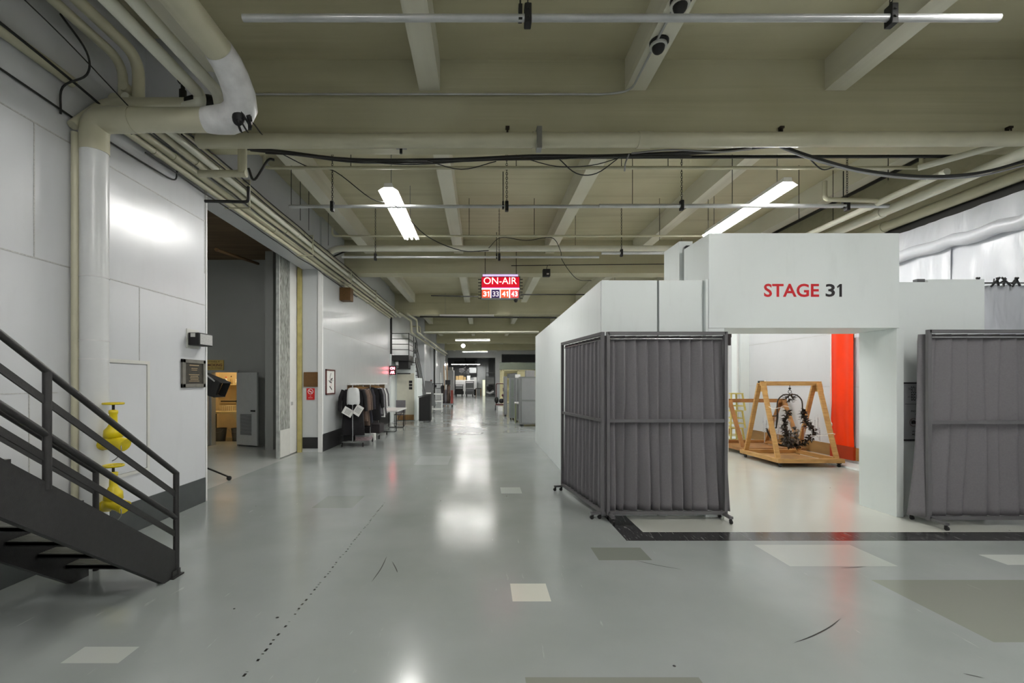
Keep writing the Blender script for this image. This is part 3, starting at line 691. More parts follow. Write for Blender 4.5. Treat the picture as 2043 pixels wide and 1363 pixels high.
cab([(1114, 316), (1150, 346), (1190, 346), (1236, 314)], 5.82, .007, 'cable', 'thin black cable loop drooping at the middle of the first bundle')
cab([(1040, 314), (1110, 332), (1180, 330), (1236, 315)], 5.82, .006, 'cable', 'thin cable with a shallow droop beside the middle loop')
cab([(850, 320), (920, 338), (990, 322)], 5.82, .006, 'cable', 'thin cable droop in front of the left chain')
cab([(1614, 316), (1640, 338), (1664, 334)], 5.8, .008, 'cable', 'small black loop under the dipping cables')
cab([(560, 306), (620, 335), (668, 342), (740, 396), (790, 412), (850, 470), (920, 500), (975, 500)], 7.2, .008, 'cable', 'long thin cable wandering down past the left fluorescent light')
cab([(975, 495), (1000, 474), (1050, 480), (1100, 474), (1118, 500), (1122, 520), (1150, 556), (1180, 560)], 10.6, .008, 'cable', 'thin cable swagged above the small black speaker')
cab([(1255, 308), (1248, 325), (1246, 342)], 5.82, .010, 'cablegrey', 'short grey cable end hanging from the middle of the bundle')
t = thing('speaker_box', 'small black box speaker hanging right of the ON-AIR sign', 'speaker', tuple(P(1090, 552, 12.4)))
p = P(1090, 545, 12.4); M().cb(p, .2, .15, .2).build('cabinet', W['black'], t, .01); M().cb(p + Vector((.03, -.08, -.04)), .06, .01, .04).build('label_plate', W['offwhite'], t)
M().tube(curve([p + Vector((0, 0, .1)), p + Vector((.05, 0, .22)), p + Vector((.25, .41, .32))]), .008, 5).build('wire', W['cable'], t)
# conduit and domes on the third joist
pp = [P(505, 188, 5.6), P(1215, 188, 5.6)]
tag(M().tube(fillet([pp[0], pp[1], Vector((1.84, 5.55, 5.29)), Vector((1.86, 4.9, 5.33)), Vector((1.88, -1, 5.33))], .3), .013, 8).build('conduit', W['galv']), 'thin metal conduit along the first beam face turning onto a joist', 'conduit')
for k, y in enumerate((4.85, 4.32)):
    t = thing('dome_camera', 'dark glass dome camera on a white round base, %s of the two on the joist' % ['farther', 'nearer'][k], 'camera', (1.90, y, ZJ))
    M().cyl((1.90, y, ZJ), (1.90, y, ZJ - .045), .085, 18, .092).build('base', W['offwhite'], t)
    M().cyl((1.90, y - .02, ZJ), (1.90, y - .02, ZJ - .02), .1, 18).build('back_box', W['iron'], t)
    M().ball((1.90, y, ZJ - .045), .068, None, .075, 14, 8).build('dome', W['ink'], t)
# square plate and hook under the cross pipe
t = thing('cable_drop', 'small grey plate with a black plug hanging under the cross pipe', 'plug', tuple(P(800, 300, 5.6)))
p = P(800, 292, 5.6); M().cb(p, .13, .1, .03).build('plate', W['steel'], t); M().cyl(p, p - Vector((0, 0, .09)), .018, 8).build('plug', W['black'], t)
# right-hand longitudinal pipes
RP = [(6.45, 4.62, .05, 'creamhot', 'bright pale pipe, leftmost of the right wall pipes'),
      (6.85, 4.60, .075, 'creamhot', 'thick cream pipe in the middle of the right wall pipes'),
      (7.00, 4.69, .03, 'cream', 'thin cream pipe resting above the thick one on the right'),
      (7.42, 4.56, .085, 'cream', 'thickest cream pipe closest to the right wall')]
for i, (x, z, r, m_, l) in enumerate(RP):
    y0 = 6.25 if i == 0 else 3.2
    pipe([(x, y0, z), (x, 24, z)], r, m_, l, n_=14, couplings=[((x, y + .3 * i, z), (x, y + .3 * i + .12, z)) for y in (7.4, 10.5)])
tag(M().box(7.52, XR, 2.5, 30, 4.32, 4.50).build('wall_channel', W['iron']), 'dark channel strip running above the plastic sheeting on the right wall', 'channel')
pipe([(6.55, 5.5, 4.66), (5.9, 6.1, 4.6)], .04, 'creamhot', 'short pale diagonal brace pipe at the right end of the beam')
tag(M().box(7.09, 7.13, 6.2, 40, 5.30, 5.349).build('joist_trim', W['iron']), 'dark strip running under the ceiling edge on the right side', 'trim strip')
pipe([(5.55, 7.3, 4.95), (5.55, 7.3, 4.66), (6.4, 7.3, 4.64)], .035, 'cream', 'cream drop pipe with an elbow meeting the right wall pipes', fl=.08)

# ================================================================ SHEETING ON THE RIGHT WALL
def drape(x0, y0, y1, z0, z1, ny, nz, amp, seed, per=.35):
    random.seed(seed); ph = [random.uniform(0, 6.3) for _ in range(5)]; vs = []; fs = []
    for j in range(nz + 1):
        for i in range(ny + 1):
            y = y0 + (y1 - y0) * i / ny; z = z0 + (z1 - z0) * j / nz; q = 1 - j / nz
            d = amp * (math.sin(y / per * 6.28 + ph[0]) * .5 + math.sin(y / per * 2.7 + ph[1] + z) * .5) * (.35 + q * .65) + .015 * math.sin(z * 3 + ph[2] + y * 2)
            vs.append((x0 - abs(d), y, z))
    for j in range(nz):
        for i in range(ny): a = j * (ny + 1) + i; fs.append((a, a + 1, a + ny + 2, a + ny + 1))
    return vs, fs
t = thing('plastic_sheeting', 'white translucent plastic sheeting covering the upper right wall and its ledge', 'plastic sheet', (7.5, 7, .1))
for k, (a, b_) in enumerate([(3.6, 5.78), (5.7, 7.28), (7.2, 9.1)]):
    mb = M(); vs, fs = drape(7.52, a, b_, 2.6 if b_ > 7.5 else .1, 3.95, 40, 16, .06, 5 + k, .5); mb.add(vs, fs, True); mb.build('sheet', W['sheet'], t)
mb = M(); pts = []
random.seed(4)
for i in range(26): pts.append((7.42 + random.uniform(-.03, .03), 3.6 + i * .22, 3.93 + random.uniform(-.03, .03)))
mb.tube(curve(pts, 2), .10, 10); mb.build('ledge_wrap', W['sheet'], t)
mb = M(); vs, fs = drape(7.5, 3.6, 9.1, 3.98, 4.36, 60, 5, .1, 9, .4); mb.add(vs, fs, True); mb.build('upper_sheet', W['sheet'], t)
t = thing('clamp_rail', 'thin rail with a row of black spring clamps at the right edge', 'rail', (6.9, 5.9, 2.97))
M().cyl((6.42, 5.9, 3.0), (7.5, 5.9, 3.0), .012, 6).build('rail', W['steel'], t)
for x in (6.48, 6.7, 6.86, 6.98, 7.16, 7.3):
    s_ = random.uniform(-.06, .06)
    M().bar((x - .05, 5.89, 2.95), (x + .02 + s_, 5.89, 3.07), .012, .02).bar((x + .05, 5.89, 2.96), (x - .02 + s_, 5.89, 3.07), .012, .02).bar((x - .02, 5.88, 3.05), (x - .09 + s_, 5.87, 2.98), .01, .014).build('clamp', W['black'], t)
mb = M()      # plastic held by the clamps, pulled into a fan
vs = []; fs = []
for i in range(15):
    for j in range(9):
        u = i / 14; v_ = j / 8; x = 6.44 + u * 1.05; vs.append((x, 5.95 + .06 * math.sin(u * 40 + v_ * 6) * (1 - v_ * .3) + .05 * v_, 2.98 - v_ * 2.85))
for i in range(14):
    for j in range(8): a = i * 9 + j; fs.append((a, a + 1, a + 10, a + 9))
mb.add(vs, fs, True); mb.build('hung_sheet', W['sheet'], t)
# ================================================================ STAGE PARTITION AND PORTAL
t = thing('partition_wall', 'long white freestanding partition wall to the left of the STAGE 31 portal', 'partition wall', (1.6, 6, 0))
M().box(1.525, 1.60, 5.79, 12.8, 0, 3.0).build('side_panel', W['wall2'], t)
M().box(1.53, 1.62, 5.74, 5.79, 0, 3.0).build('corner_post', W['wall2'], t)
M().box(1.62, 2.235, 5.75, 5.80, 0, 3.0).build('front_panel', W['wall2'], t)
M().box(2.235, 2.262, 5.775, 5.80, 0, 3.0).build('joint_strip', W['greymat'], t)
M().box(2.262, 2.82, 5.75, 5.80, 0, 3.0).build('front_panel', W['wall2'], t)
t = thing('stage_portal', 'white boxed portal with a deep header reading STAGE 31', 'portal', (4.1, 5.9, 0))
M().box(2.86, 5.26, 5.68, 6.38, 2.385, 3.58).build('header', W['wall2'], t, .004)
M().box(5.235, 5.325, 5.69, 6.26, 0, 2.384).build('jamb', W['wall2'], t, .003)
M().box(2.86, 3.06, 5.69, 6.26, 0, 2.384).build('jamb', W['wall2'], t)
M().box(2.825, 2.858, 5.69, 6.38, 0, 3.0).build('side_board', W['wall2'], t)
M().box(2.90, 3.2, 6.39, 6.45, 3.0, 3.64).build('side_board', W['ink'], t)  # black board put in for the shade of the open gap here
M().box(2.83, 3.02, 6.46, 7.0, 3.0, 3.72).build('rear_box', W['wall2'], t)
W['redletter'] = mat('red_letter_vinyl', C(198, 16, 30), .5, var=.01); W['blackletter'] = mat('black_letter_vinyl', C(30, 26, 30), .5, var=.01)
zc = 1.7 + 183.5 * 5.68 / F
text('STAGE', ((1579 - VX) * 5.68 / F, 5.68, zc), EX, EZ, 110 * 5.68 / F, 26.5 * 5.68 / F, W['redletter'], t, 'red_lettering', .002, .022)
digits('31', ((1663.5 - VX) * 5.68 / F, 5.68, zc), EX, EZ, 33 * 5.68 / F, 25.5 * 5.68 / F, W['blackletter'], t, 'black_lettering', .002, .022)
t = thing('partition_wall', 'lower white partition to the right of the STAGE 31 portal, behind the right curtain', 'partition wall', (5.8, 5.8, 0))
M().box(5.327, 5.70, 5.76, 5.81, 0, 2.98).build('panel', W['wall2'], t)
M().box(5.70, 6.42, 5.76, 5.81, 0, 3.015).build('panel', W['wall2'], t)
M().box(5.60, 5.70, 5.80, 5.86, 2.97, 3.03).build('bracket', W['greydk'], t)
# notice behind the right curtain
t = thing('notice_sign', 'framed grey no photography notice half hidden by the right curtain screen', 'sign', (5.6, 5.75, .95))
y = 5.755; x0, x1, z0, z1 = 5.345, 5.80, .955, 1.70
M().box(x0, x1, y - .008, y, z0, z1).build('board', mat('grey_notice', C(168, 170, 174), .35), t)
M().box(x0, x1, y - .02, y - .008, z0, z0 + .018).box(x0, x1, y - .02, y - .008, z1 - .018, z1).box(x0, x0 + .018, y - .02, y - .008, z0, z1).box(x1 - .018, x1, y - .02, y - .008, z0, z1).build('frame', W['ink'], t)
cx = (x0 + x1) / 2; yy = y - .01
text('BOLD', (5.515, yy, 1.605), EX, EZ, .095, .085, W['ink'], t, 'lettering', .001)
text('BEAUTIFUL', (5.60, yy, 1.51), EX, EZ, .26, .085, W['ink'], t, 'lettering', .001)
text('THE', (5.447, yy, 1.615), EX, EZ, .03, .03, W['ink'], t, 'lettering', .001)
text('AND THE', (5.444, yy, 1.515), EX, EZ, .035, .018, W['ink'], t, 'lettering', .001)
M().box(5.39, 5.76, yy - .002, yy, 1.42, 1.425).build('rule', W['ink'], t)
text('NO', (cx, yy, 1.372), EX, EZ, .035, .024, W['ink'], t, 'lettering', .001, .02)
text('PHOTOGRAPHY', (cx, yy, 1.332), EX, EZ, .21, .024, W['ink'], t, 'lettering', .001, .02)
text('ON SET', (cx, yy, 1.292), EX, EZ, .10, .024, W['ink'], t, 'lettering', .001, .02)
text('AUTHORIZED', (cx, yy, 1.075), EX, EZ, .18, .024, W['ink'], t, 'lettering', .001, .02)
text('MEDIA ONLY', (cx, yy, 1.037), EX, EZ, .18, .024, W['ink'], t, 'lettering', .001, .02)
for k, x in enumerate((5.50, 5.645)):
    mb = M().ring((x, yy - .002, 1.19), (0, 1, 0), .05, .003, 20, 4).bar((x - .034, yy - .003, 1.224), (x + .034, yy - .003, 1.156), .003, .004)
    mb.build('prohibition_ring', W['redbrown'], t)
    mb = M()
    if k == 0: mb.box(x - .028, x + .028, yy - .002, yy, 1.17, 1.208).box(x - .01, x + .014, yy - .002, yy, 1.208, 1.216)
    else: mb.box(x - .03, x + .015, yy - .002, yy, 1.17, 1.208).add([(x + .015, yy - .001, 1.189), (x + .032, yy - .001, 1.205), (x + .032, yy - .001, 1.173)], [(0, 1, 2)])
    mb.build('camera_symbol', W['ink'], t)

# ================================================================ ROLLING CURTAIN SCREENS
def screen(label, a, b_, ztop, folds, seed, flare_r=0.0, flare_l=0.0, spread=.02, feet=(.16, .16), ws=1.0):
    """frame from ground point a to b; the curtain hangs behind the rails (away from the camera side)"""
    random.seed(seed); a, b_ = Vector((a[0], a[1], 0)), Vector((b_[0], b_[1], 0)); d = (b_ - a); L = d.length; d.normalize(); nr = Vector((d.y, -d.x, 0)); nr.normalize()
    if nr.y > 0: nr = -nr
    t = thing('curtain_screen', label, 'curtain screen', tuple((a + b_) / 2), 'grey curtain screens on casters')
    q = lambda u, w_, z: a + d * u + nr * w_ + Vector((0, 0, z))
    fw = .04
    for u in (0, L): M().bar(q(u, 0, .06), q(u, 0, ztop), fw, fw, tuple(d)).build('post', W['frame'], t, .003)
    M().bar(q(0, 0, ztop - .02), q(L, 0, ztop - .02), fw, fw).build('top_rail', W['frame'], t)
    M().bar(q(0, 0, .09), q(L, 0, .09), fw, fw).build('bottom_rail', W['frame'], t)
    M().bar(q(0, .0, 1.225), q(L, .0, 1.225), .02, fw).build('middle_rail', W['frame'], t)
    M().cyl(q(.03, -.03, ztop - .085), q(L - .03, -.03, ztop - .085), .010, 8).build('curtain_rod', W['chrome'], t)
    nu, nz = folds * 10, 26; z0, z1 = .10, ztop - .045; vs = []; fs = []
    ph = [random.uniform(0, .5) for _ in range(folds + 2)]; drift = [random.uniform(-1, 1) for _ in range(folds + 2)]
    for j in range(nz + 1):
        v_ = j / nz; low = 1 - v_
        z = z0 + (z1 - z0) * v_
        for i in range(nu + 1):
            u = i / nu; k = u * folds; f = k - math.floor(k); ki = int(k)
            uu = -.025 + u * (L + .05) + (drift[ki] * (1 - f) + drift[min(ki + 1, folds)] * f) * spread * low
            uu += flare_r * low ** 2 * u ** 3 - flare_l * low ** 2 * (1 - u) ** 3
            # pleat profile: broad flat with sharp tucked return
            prof = (.07 * (f / .8) ** .7) if f < .8 else .07 * (1 - (f - .8) / .2) ** .7
            w_ = -.105 + prof * (.8 + .45 * low) + .010 * math.sin(k * 1.7 + v_ * 5 + ph[ki]) * (1 if v_ < .97 else 0)
            if abs(z - 1.225) < .08: w_ = min(w_, -.022)
            w_ *= ws; vs.append(q(uu, w_, z))
    for j in range(nz):
        for i in range(nu): o = j * (nu + 1) + i; fs.append((o, o + 1, o + nu + 2, o + nu + 1))
    mb = M(); mb.add(vs, fs, True); c = mb.build('curtain', W['curtain'], t)
    sol = c.modifiers.new('thick', 'SOLIDIFY'); sol.thickness = .004
    for u in (.0 + .02, L - .02):
        f1, f2 = feet
        ft = M().bar(q(u, -f2, .075), q(u, f1, .075), .045, .03).build('foot', W['frame'], t)
        for e in (-f2 + .02, f1 - .02):
            cs = M().cyl(q(u, e, .065), q(u, e, .045), .014, 8)
            cs.bar(q(u, e, .05), q(u, e + .01, .022), .03, .02)
            cs.cyl(q(u - .011, e + .012, .024), q(u + .011, e + .012, .024), .024, 12)
            cs.build('caster', W['black'], t)
    return t
screen('front grey curtain screen on casters beside the stage opening', (1.56, 5.57), (3.01, 5.57), 2.325, 11, 3, flare_r=.09, spread=.05, feet=(.17, .13))
screen('angled grey curtain screen on casters along the long white partition', (1.27, 7.1), (1.50, 5.60), 2.325, 11, 8, flare_l=.03, spread=.01, feet=(.14, -.0), ws=.5)
screen('right grey curtain screen on casters in front of the no photography notice', (5.31, 5.36), (7.0, 5.36), 2.325, 9, 12, flare_l=.16, spread=.06, feet=(.2, .26))

# ================================================================ STAGE INTERIOR: CURTAIN, A-FRAME, CHANDELIER, STOOLS
mb = M(); vs = []; fs = []
for i in range(25):
    for j in range(9):
        vs.append((XR - .05 - .012 * math.sin(i * .5) - (.02 if j else 0), 9.2 + i * .0258, .36 + j * .42))
for i in range(24):
    for j in range(8): a = i * 9 + j; fs.append((a, a + 1, a + 10, a + 9))
t = thing('orange_curtain', 'bright orange vinyl curtain strip on the right stage wall', 'curtain', (XR - .05, 9.5, .1))
mb.add(vs, fs, True); mb.build('vinyl_strip', W['orange'], t)
M().box(XR - .07, XR - .022, 9.2, 9.82, .1, .37).build('skirting', W['orangelow'], t)
tag(M().tube(curve([(XR - .12, 9.72, 4.2), (XR - .14, 9.7, 2.5), (XR - .12, 9.72, 1.3), (XR - .13, 9.73, .9), (XR - .15, 9.66, .8), (XR - .12, 9.74, .7), (XR - .13, 9.76, .45)]), .012, 6).build('rope', W['paper']), 'white rope with a knot hanging down the orange curtain', 'rope')
tag(M().box(XR - .25, XR, 12.9, 13.35, 0, 4.4).build('column', W['wall2']), 'white square column on the stage wall behind the wooden stands', 'column')
tag(M().cyl((XR - .32, 12.9, 0), (XR - .32, 12.9, 4.3), .03, 10).build('downpipe', W['pipew']), 'slim white pipe beside the white stage column', 'pipe')
t = thing('electrical_box', 'small black recessed electrical box on the stage wall', 'electrical box', (XR - .02, 12.3, 1.55))
M().box(XR - .03, XR, 12.15, 12.45, 1.50, 1.74).build('box', W['ink'], t); M().box(XR - .034, XR - .03, 12.1, 12.15, 1.48, 1.76).build('rim', W['white'], t)
def aframe(label, x0, x1, y0, y1, H_, m_, bx=.09, tw=.04):
    t = thing('wooden_stand', label, 'wooden stand', ((x0 + x1) / 2, (y0 + y1) / 2, 0), 'wooden A-frame stands')
    ym = (y0 + y1) / 2; wd = W[m_]
    for x in (x0, x1):
        for s_, y in ((-1, y0 + .12), (1, y1 - .12)):
            M().bar((x, y, .16), (x, ym + s_ * .06, H_ - .02), tw, bx, (1, 0, 0)).build('leg', wd, t)
        M().poly([(x + tw, ym - .13, H_ - .2), (x + tw, ym + .13, H_ - .2), (x + tw, ym + .07, H_ + .02), (x + tw, ym - .07, H_ + .02)], (.018, 0, 0)).build('gusset', wd, t)
    M().box(x0 - .02, x1 + .04, ym - .02, ym + .02, H_ - .07, H_ + .02).build('crossbar', wd, t)
    for x in (x0 - .03, x1 + .03): M().box(x - .045, x + .045, y0, y1, .09, .17).build('base_rail', wd, t)
    for y in (y0, y1 - .05): M().box(x0 + .016, x1 - .016, y, y + .09, .09, .17).build('base_rail', wd, t)
    M().box(x0 + .05, x1 - .05, y0 + .1, y1 - .06, .075, .089).build('deck', wd, t)
    for x in (x0, x1):
        for y in (y0 + .06, y1 - .1):
            M().cyl((x - .015, y, .034), (x + .015, y, .034), .034, 12).box(x - .03, x + .03, y - .03, y + .03, .066, .09).build('caster', W['black'], t)
    return t
aframe('front rolling wooden A-frame stand holding the dark chandelier', 5.98, 7.16, 8.98, 10.32, 1.70, 'wood')
aframe('lower wooden A-frame stand behind the chandelier stand', 6.15, 7.5, 10.5, 12.0, 1.27, 'wood2')
tag(M().tube(curve([(6.0, 9.5, 1.22), (6.0, 9.3, 1.16), (6.15, 9.3, 1.18), (6.4, 9.55, 1.2), (6.6, 9.6, 1.16)]), .006, 5).build('string', W['paper']), 'white string tied across the left legs of the front stand', 'string')
tag(M().tube(curve([(7.0, 9.3, .62), (7.16, 9.2, .66), (7.2, 9.25, .62), (6.85, 9.4, .58)]), .006, 5).build('string', W['paper']), 'white string tied to the right leg of the front stand', 'string')
# chandelier
CX, CY = 6.57, 9.62
t = thing('chandelier', 'dark bronze leaf chandelier with crystal drops hanging in the wooden stand', 'chandelier', (CX, CY, .3))
M().ring((CX, CY, 1.50), (0, 1, 0), .035, .006, 12, 5).cyl((CX, CY, 1.535), (CX, CY, 1.64), .006, 6).ball((CX, CY, 1.57), .025).build('hook', W['iron'], t)
for s_ in (-1, 1):
    M().tube(curve([(CX + .01 * s_, CY, 1.44), (CX + .14 * s_, CY, 1.43), (CX + .25 * s_, CY, 1.32), (CX + .27 * s_, CY, 1.15), (CX + .27 * s_, CY, 1.0)] + [(CX + .38 * s_, CY, .98)]), .013, 7).build('arch_arm', W['bronze'], t)
def leaves(mb, c, axis, n_, L, seed, wd=.03):
    random.seed(seed); c = Vector(c); ax = Vector(axis).normalized(); u = ax.orthogonal().normalized(); v_ = ax.cross(u)
    for i in range(n_):
        an = random.uniform(0, 6.28); d = (u * math.cos(an) + v_ * math.sin(an)); tip = c + d * L * random.uniform(.7, 1.1) + ax * L * random.uniform(-.3, .7)
        mid = (c + tip) / 2 + ax * L * .25; sd = ax.cross(d).normalized() * wd
        mb.add([c, mid + sd, tip, mid - sd, mid + ax * .01], [(0, 1, 4), (0, 4, 3), (1, 2, 4), (3, 4, 2)])
mb = M(); leaves(mb, (CX, CY, 1.43), (0, 0, -1), 22, .18, 1, .018); leaves(mb, (CX, CY, 1.34), (0, 0, -1), 12, .14, 2, .016); mb.build('crown_leaves', W['bronze'], t)
stems = [([(CX, CY, .33), (CX - .04, CY, .55), (CX - .10, CY + .02, .75), (CX - .08, CY, .95), (CX - .02, CY, 1.10)], 1), ([(CX, CY, .33), (CX + .25, CY, .38), (CX + .44, CY, .52), (CX + .50, CY, .68), (CX + .36, CY, .82), (CX + .30, CY, .98), (CX + .32, CY, 1.10)], 1),
         ([(CX, CY, .33), (CX - .25, CY, .38), (CX - .42, CY, .55), (CX - .50, CY, .72)], 0), ([(CX, CY, .36), (CX - .15, CY - .2, .42), (CX - .22, CY - .2, .62), (CX - .24, CY - .2, .85)], 1), ([(CX, CY, .36), (CX + .1, CY + .25, .42), (CX + .2, CY + .3, .65)], 1), ([(CX - .30, CY, .72), (CX - .27, CY, .9), (CX - .26, CY, 1.04)], 0)]
for k, (pp, lf) in enumerate(stems):
    q = curve(pp, 6); M().tube(q, .02, 7).build('branch', W['bronze'], t)
    if lf:
        mb = M()
        for i in range(2, len(q) - 1, 2): leaves(mb, q[i], q[i + 1] - q[i - 1], 8, .12, 10 * k + i, .026)
        mb.build('leaves', W['bronze'], t)
mb = M(); random.seed(6)
for i in range(12): leaves(mb, (CX + [-.1, 0, .1, .05, -.05, .12][i % 6], CY + [-.1, .1, 0][i % 3], .34 + i * .03), (0, 0, 1), 7, .13, i, .032)
mb.build('base_leaves', W['silverleaf'], t)
random.seed(9)
for i in range(26):
    x = CX + random.choice([-.5, -.36, -.27, -.12, .12, .2, .42, .55]) + random.uniform(-.04, .04); y = CY + random.uniform(-.2, .2); z = random.uniform(.65, 1.05); mb = M()
    for k in range(8): mb.ball((x, y, z - k * .032), .012, n=6, m_=4)
    mb.cyl((x, y, z + .08), (x, y, z - .2), .0012, 4).build('crystal_strand', W['crystal'], t)
# stacked stools
W['wicker'] = mat('pale_yellow_wood', C(214, 200, 116), .5, var=.1)
def stool(z, k):
    t = thing('wooden_stool', 'pale yellow wooden stool, %s of the stack behind the stands' % k, 'stool', (6.85, 12.35, z), 'stacked wooden stools')
    x, y = 6.9, 12.35
    M().box(x - .17, x + .17, y - .17, y + .17, z + .44, z + .47).build('seat', W['wicker'], t)
    for i in (-1, 1):
        for j in (-1, 1): M().bar((x + i * .2, y + j * .2, z), (x + i * .15, y + j * .15, z + .44), .035, .035).build('leg', W['wicker'], t)
    for h in (.12, .26):
        for a, b_ in (((-1, -1), (1, -1)), ((-1, 1), (1, 1)), ((-1, -1), (-1, 1)), ((1, -1), (1, 1))):
            q = .2 - .05 * h / .44
            M().bar((x + a[0] * q, y + a[1] * q, z + h), (x + b_[0] * q, y + b_[1] * q, z + h), .022, .022).build('rung', W['wicker'], t)
for k, nm in enumerate(('lowest', 'middle', 'topmost')): stool(.0 + k * .36 + (.0 if k == 0 else .11 * k), nm)
tag(M().box(6.3, 7.6, 12.05, 12.7, -.0, .0001).build('floor_mark', W['floor']), 'faint mark', 'mark') if False else None
t = thing('stage_light', 'small black lamp clamped high on the pipe beside the curtain screen', 'lamp', (5.99, 11, 2.7))
M().cb((6.0, 11, 2.86), .12, .12, .14).build('housing', W['black'], t); M().cyl((6.0, 11, 2.80), (6.0, 11, 2.60), .07, 12).build('barrel', W['black'], t)
M().cyl((6.0, 11.0, 0), (6.0, 11.0, 2.6), .02, 8).build('stand_pole', W['pipew'], t)

# ================================================================ TALL SLIDING DOOR AND SIGNS
t = thing('sliding_door', 'tall white sliding door with a scuffed grey core panel in the wall opening', 'door', (-4.53, 10.5, 0))
M().box(-4.57, -4.49, 10.03, 11.9, .02, 4.75).build('leaf', W['white'], t)
M().box(-4.49, -4.478, 10.05, 10.53, .63, 4.72).build('core_panel', W['fibre'], t)
M().box(-4.49, -4.474, 10.03, 10.53, .02, .63).build('kick_plate', W['offwhite'], t)
M().box(-4.57, -4.49, 10.018, 10.03, .0, 4.74).build('edge_strip', mat('chipped_edge_paint', C(176, 180, 176), .6, var=.2, scale=8), t)
M().box(-4.49, -4.482, 10.62, 10.72, 1.16, 1.24).build('handle_recess', W['lens'], t)
tag(M().box(-4.33, -3.99, 10.975, 10.999, 1.59, 1.95).build('wall_board', W['brown']), 'square brown board above the red no smoking sign', 'board')
t = thing('no_smoking_sign', 'small red no smoking sign with a white ring and line', 'sign', (-4.17, 10.99, 1.28))
x0, x1, z0, z1 = -4.265, -4.07, 1.275, 1.555; cx = (x0 + x1) / 2
M().box(x0, x1, 10.985, 10.999, z0, z1).build('plate', W['red'], t)
M().ring((cx, 10.983, 1.475), (0, 1, 0), .060, .007, 22, 4).bar((cx - .044, 10.982, 1.519), (cx + .044, 10.982, 1.431), .004, .012).build('prohibition_ring', W['white'], t)
M().box(cx - .035, cx + .03, 10.982, 10.984, 1.468, 1.48).build('cigarette_symbol', W['white'], t)
text('NO', (cx, 10.984, 1.365), EX, EZ, .03, .022, W['white'], t, 'lettering', .001)
text('SMOKING', (cx, 10.984, 1.325), EX, EZ, .10, .02, W['white'], t, 'lettering', .001)
t = thing('framed_picture', 'narrow dark-red framed picture with black brush strokes beside the wall corner', 'picture', (-3.9, 11.6, 1.41))
M().box(-3.9, -3.885, 11.28, 11.90, 1.42, 2.0).build('print', W['paper'], t)
M().box(-3.9, -3.87, 11.25, 11.93, 1.39, 1.425).box(-3.9, -3.87, 11.25, 11.93, 1.995, 2.03).box(-3.9, -3.87, 11.25, 11.285, 1.39, 2.03).box(-3.9, -3.87, 11.895, 11.93, 1.39, 2.03).build('frame', W['redbrown'], t)
mb = M()
for (a, b_, w_) in [((11.64, 1.94), (11.55, 1.84), .02), ((11.55, 1.84), (11.56, 1.79), .02), ((11.74, 1.80), (11.60, 1.765), .035), ((11.50, 1.72), (11.68, 1.69), .03), ((11.52, 1.60), (11.70, 1.51), .035)]:
    mb.bar((-3.884, a[0], a[1]), (-3.884, b_[0], b_[1]), .002, w_)
mb.build('brush_stroke', W['ink'], t)
M().bar((-3.884, 11.66, 1.79), (-3.884, 11.62, 1.58), .002, .012).build('red_stroke', W['red'], t)
M().box(-3.8845, -3.883, 11.42, 11.82, 1.735, 1.75).build('lettering', W['greymat'], t)
tag(M().box(-3.89, -3.60, 12.35, 12.65, 3.95, 4.30).build('wall_box', W['brown']), 'brown wooden box fixed under the left pipe bundle', 'box')

# ON-AIR sign
SY = 12.45
t = thing('on_air_sign', 'glowing red ON-AIR sign with numbered lamps hanging from the ceiling', 'sign', (.48, SY + .1, 3.9))
q = lambda x, y: P(x, y, SY)
def panel(x0, y0, x1, y1, name, m_, dy=0.0, th=.02):
    a, b_ = P(x0, y1, SY), P(x1, y0, SY); return M().box(a.x, b_.x, SY + dy, SY + dy + th, a.z, b_.z).build(name, m_, t)
panel(961, 551, 1038, 596, 'cabinet', W['greydk'], .03, .16)
panel(961, 553, 1036, 574, 'on_air_panel', emi('on_air_red', C(200, 0, 36), .85), 0)
panel(961, 574, 1036, 575.6, 'violet_strip', emi('sign_violet', C(190, 130, 230), 1.6), 0)
panel(961, 575.6, 1036, 577.4, 'white_strip', emi('sign_white', (1, .93, 1, 1), 2.2), 0)
panel(963, 546.5, 1034, 550.5, 'upper_lamp', emi('sign_lilac', C(214, 190, 240), 1.0), .06)
for i, (s_, cc, st) in enumerate([('31', C(236, 84, 50), .75), ('33', C(60, 40, 90), .5), ('41', C(240, 92, 54), .75), ('43', C(236, 76, 76), .75)]):
    x0 = 961.5 + i * 18.8; panel(x0, 578, x0 + 16.6, 594, 'number_panel', emi('panel_' + s_, cc, st), 0)
    digits(s_, P(x0 + 8.5, 586.5, SY), EX, EZ, 12.3 * SY / F, 10 * SY / F, emi('digit_' + s_, (1, .9, .95, 1), 1.3 if i != 1 else .9), t, 'number_lettering', .005, .02 if i != 1 else 0)
    if i < 3: panel(x0 + 16.8, 577.4, x0 + 18.6, 594.5, 'divider', emi('sign_white%d' % i, (1, .93, 1, 1), 1.8), 0)
panel(960, 594.5, 1037, 597.5, 'bottom_edge', W['greymat'], .0)
text('ON-AIR', P(998, 560.3, SY), EX, EZ, 66 * SY / F, 13.6 * SY / F, emi('on_air_letters', (1, .80, .70, 1), 1.5), t, 'on_air_lettering', .005, .0)
for x in (957, 1040):
    mb = M()
    for i in range(7):
        a = P(x - 3, 557 + i * 6.3, SY); b_ = P(x + 3, 557 + i * 6.3, SY); mb.bar(a + Vector((0, .05, 0)), b_ + Vector((0, .05, 0)), .02, .02)
    a = P(x + (3 if x < 1000 else -3), 555, SY); b_ = P(x + (3 if x < 1000 else -3), 597, SY); mb.bar(a + Vector((0, .05, 0)), b_ + Vector((0, .05, 0)), .02, .015)
    mb.build('side_grille', W['iron'], t)
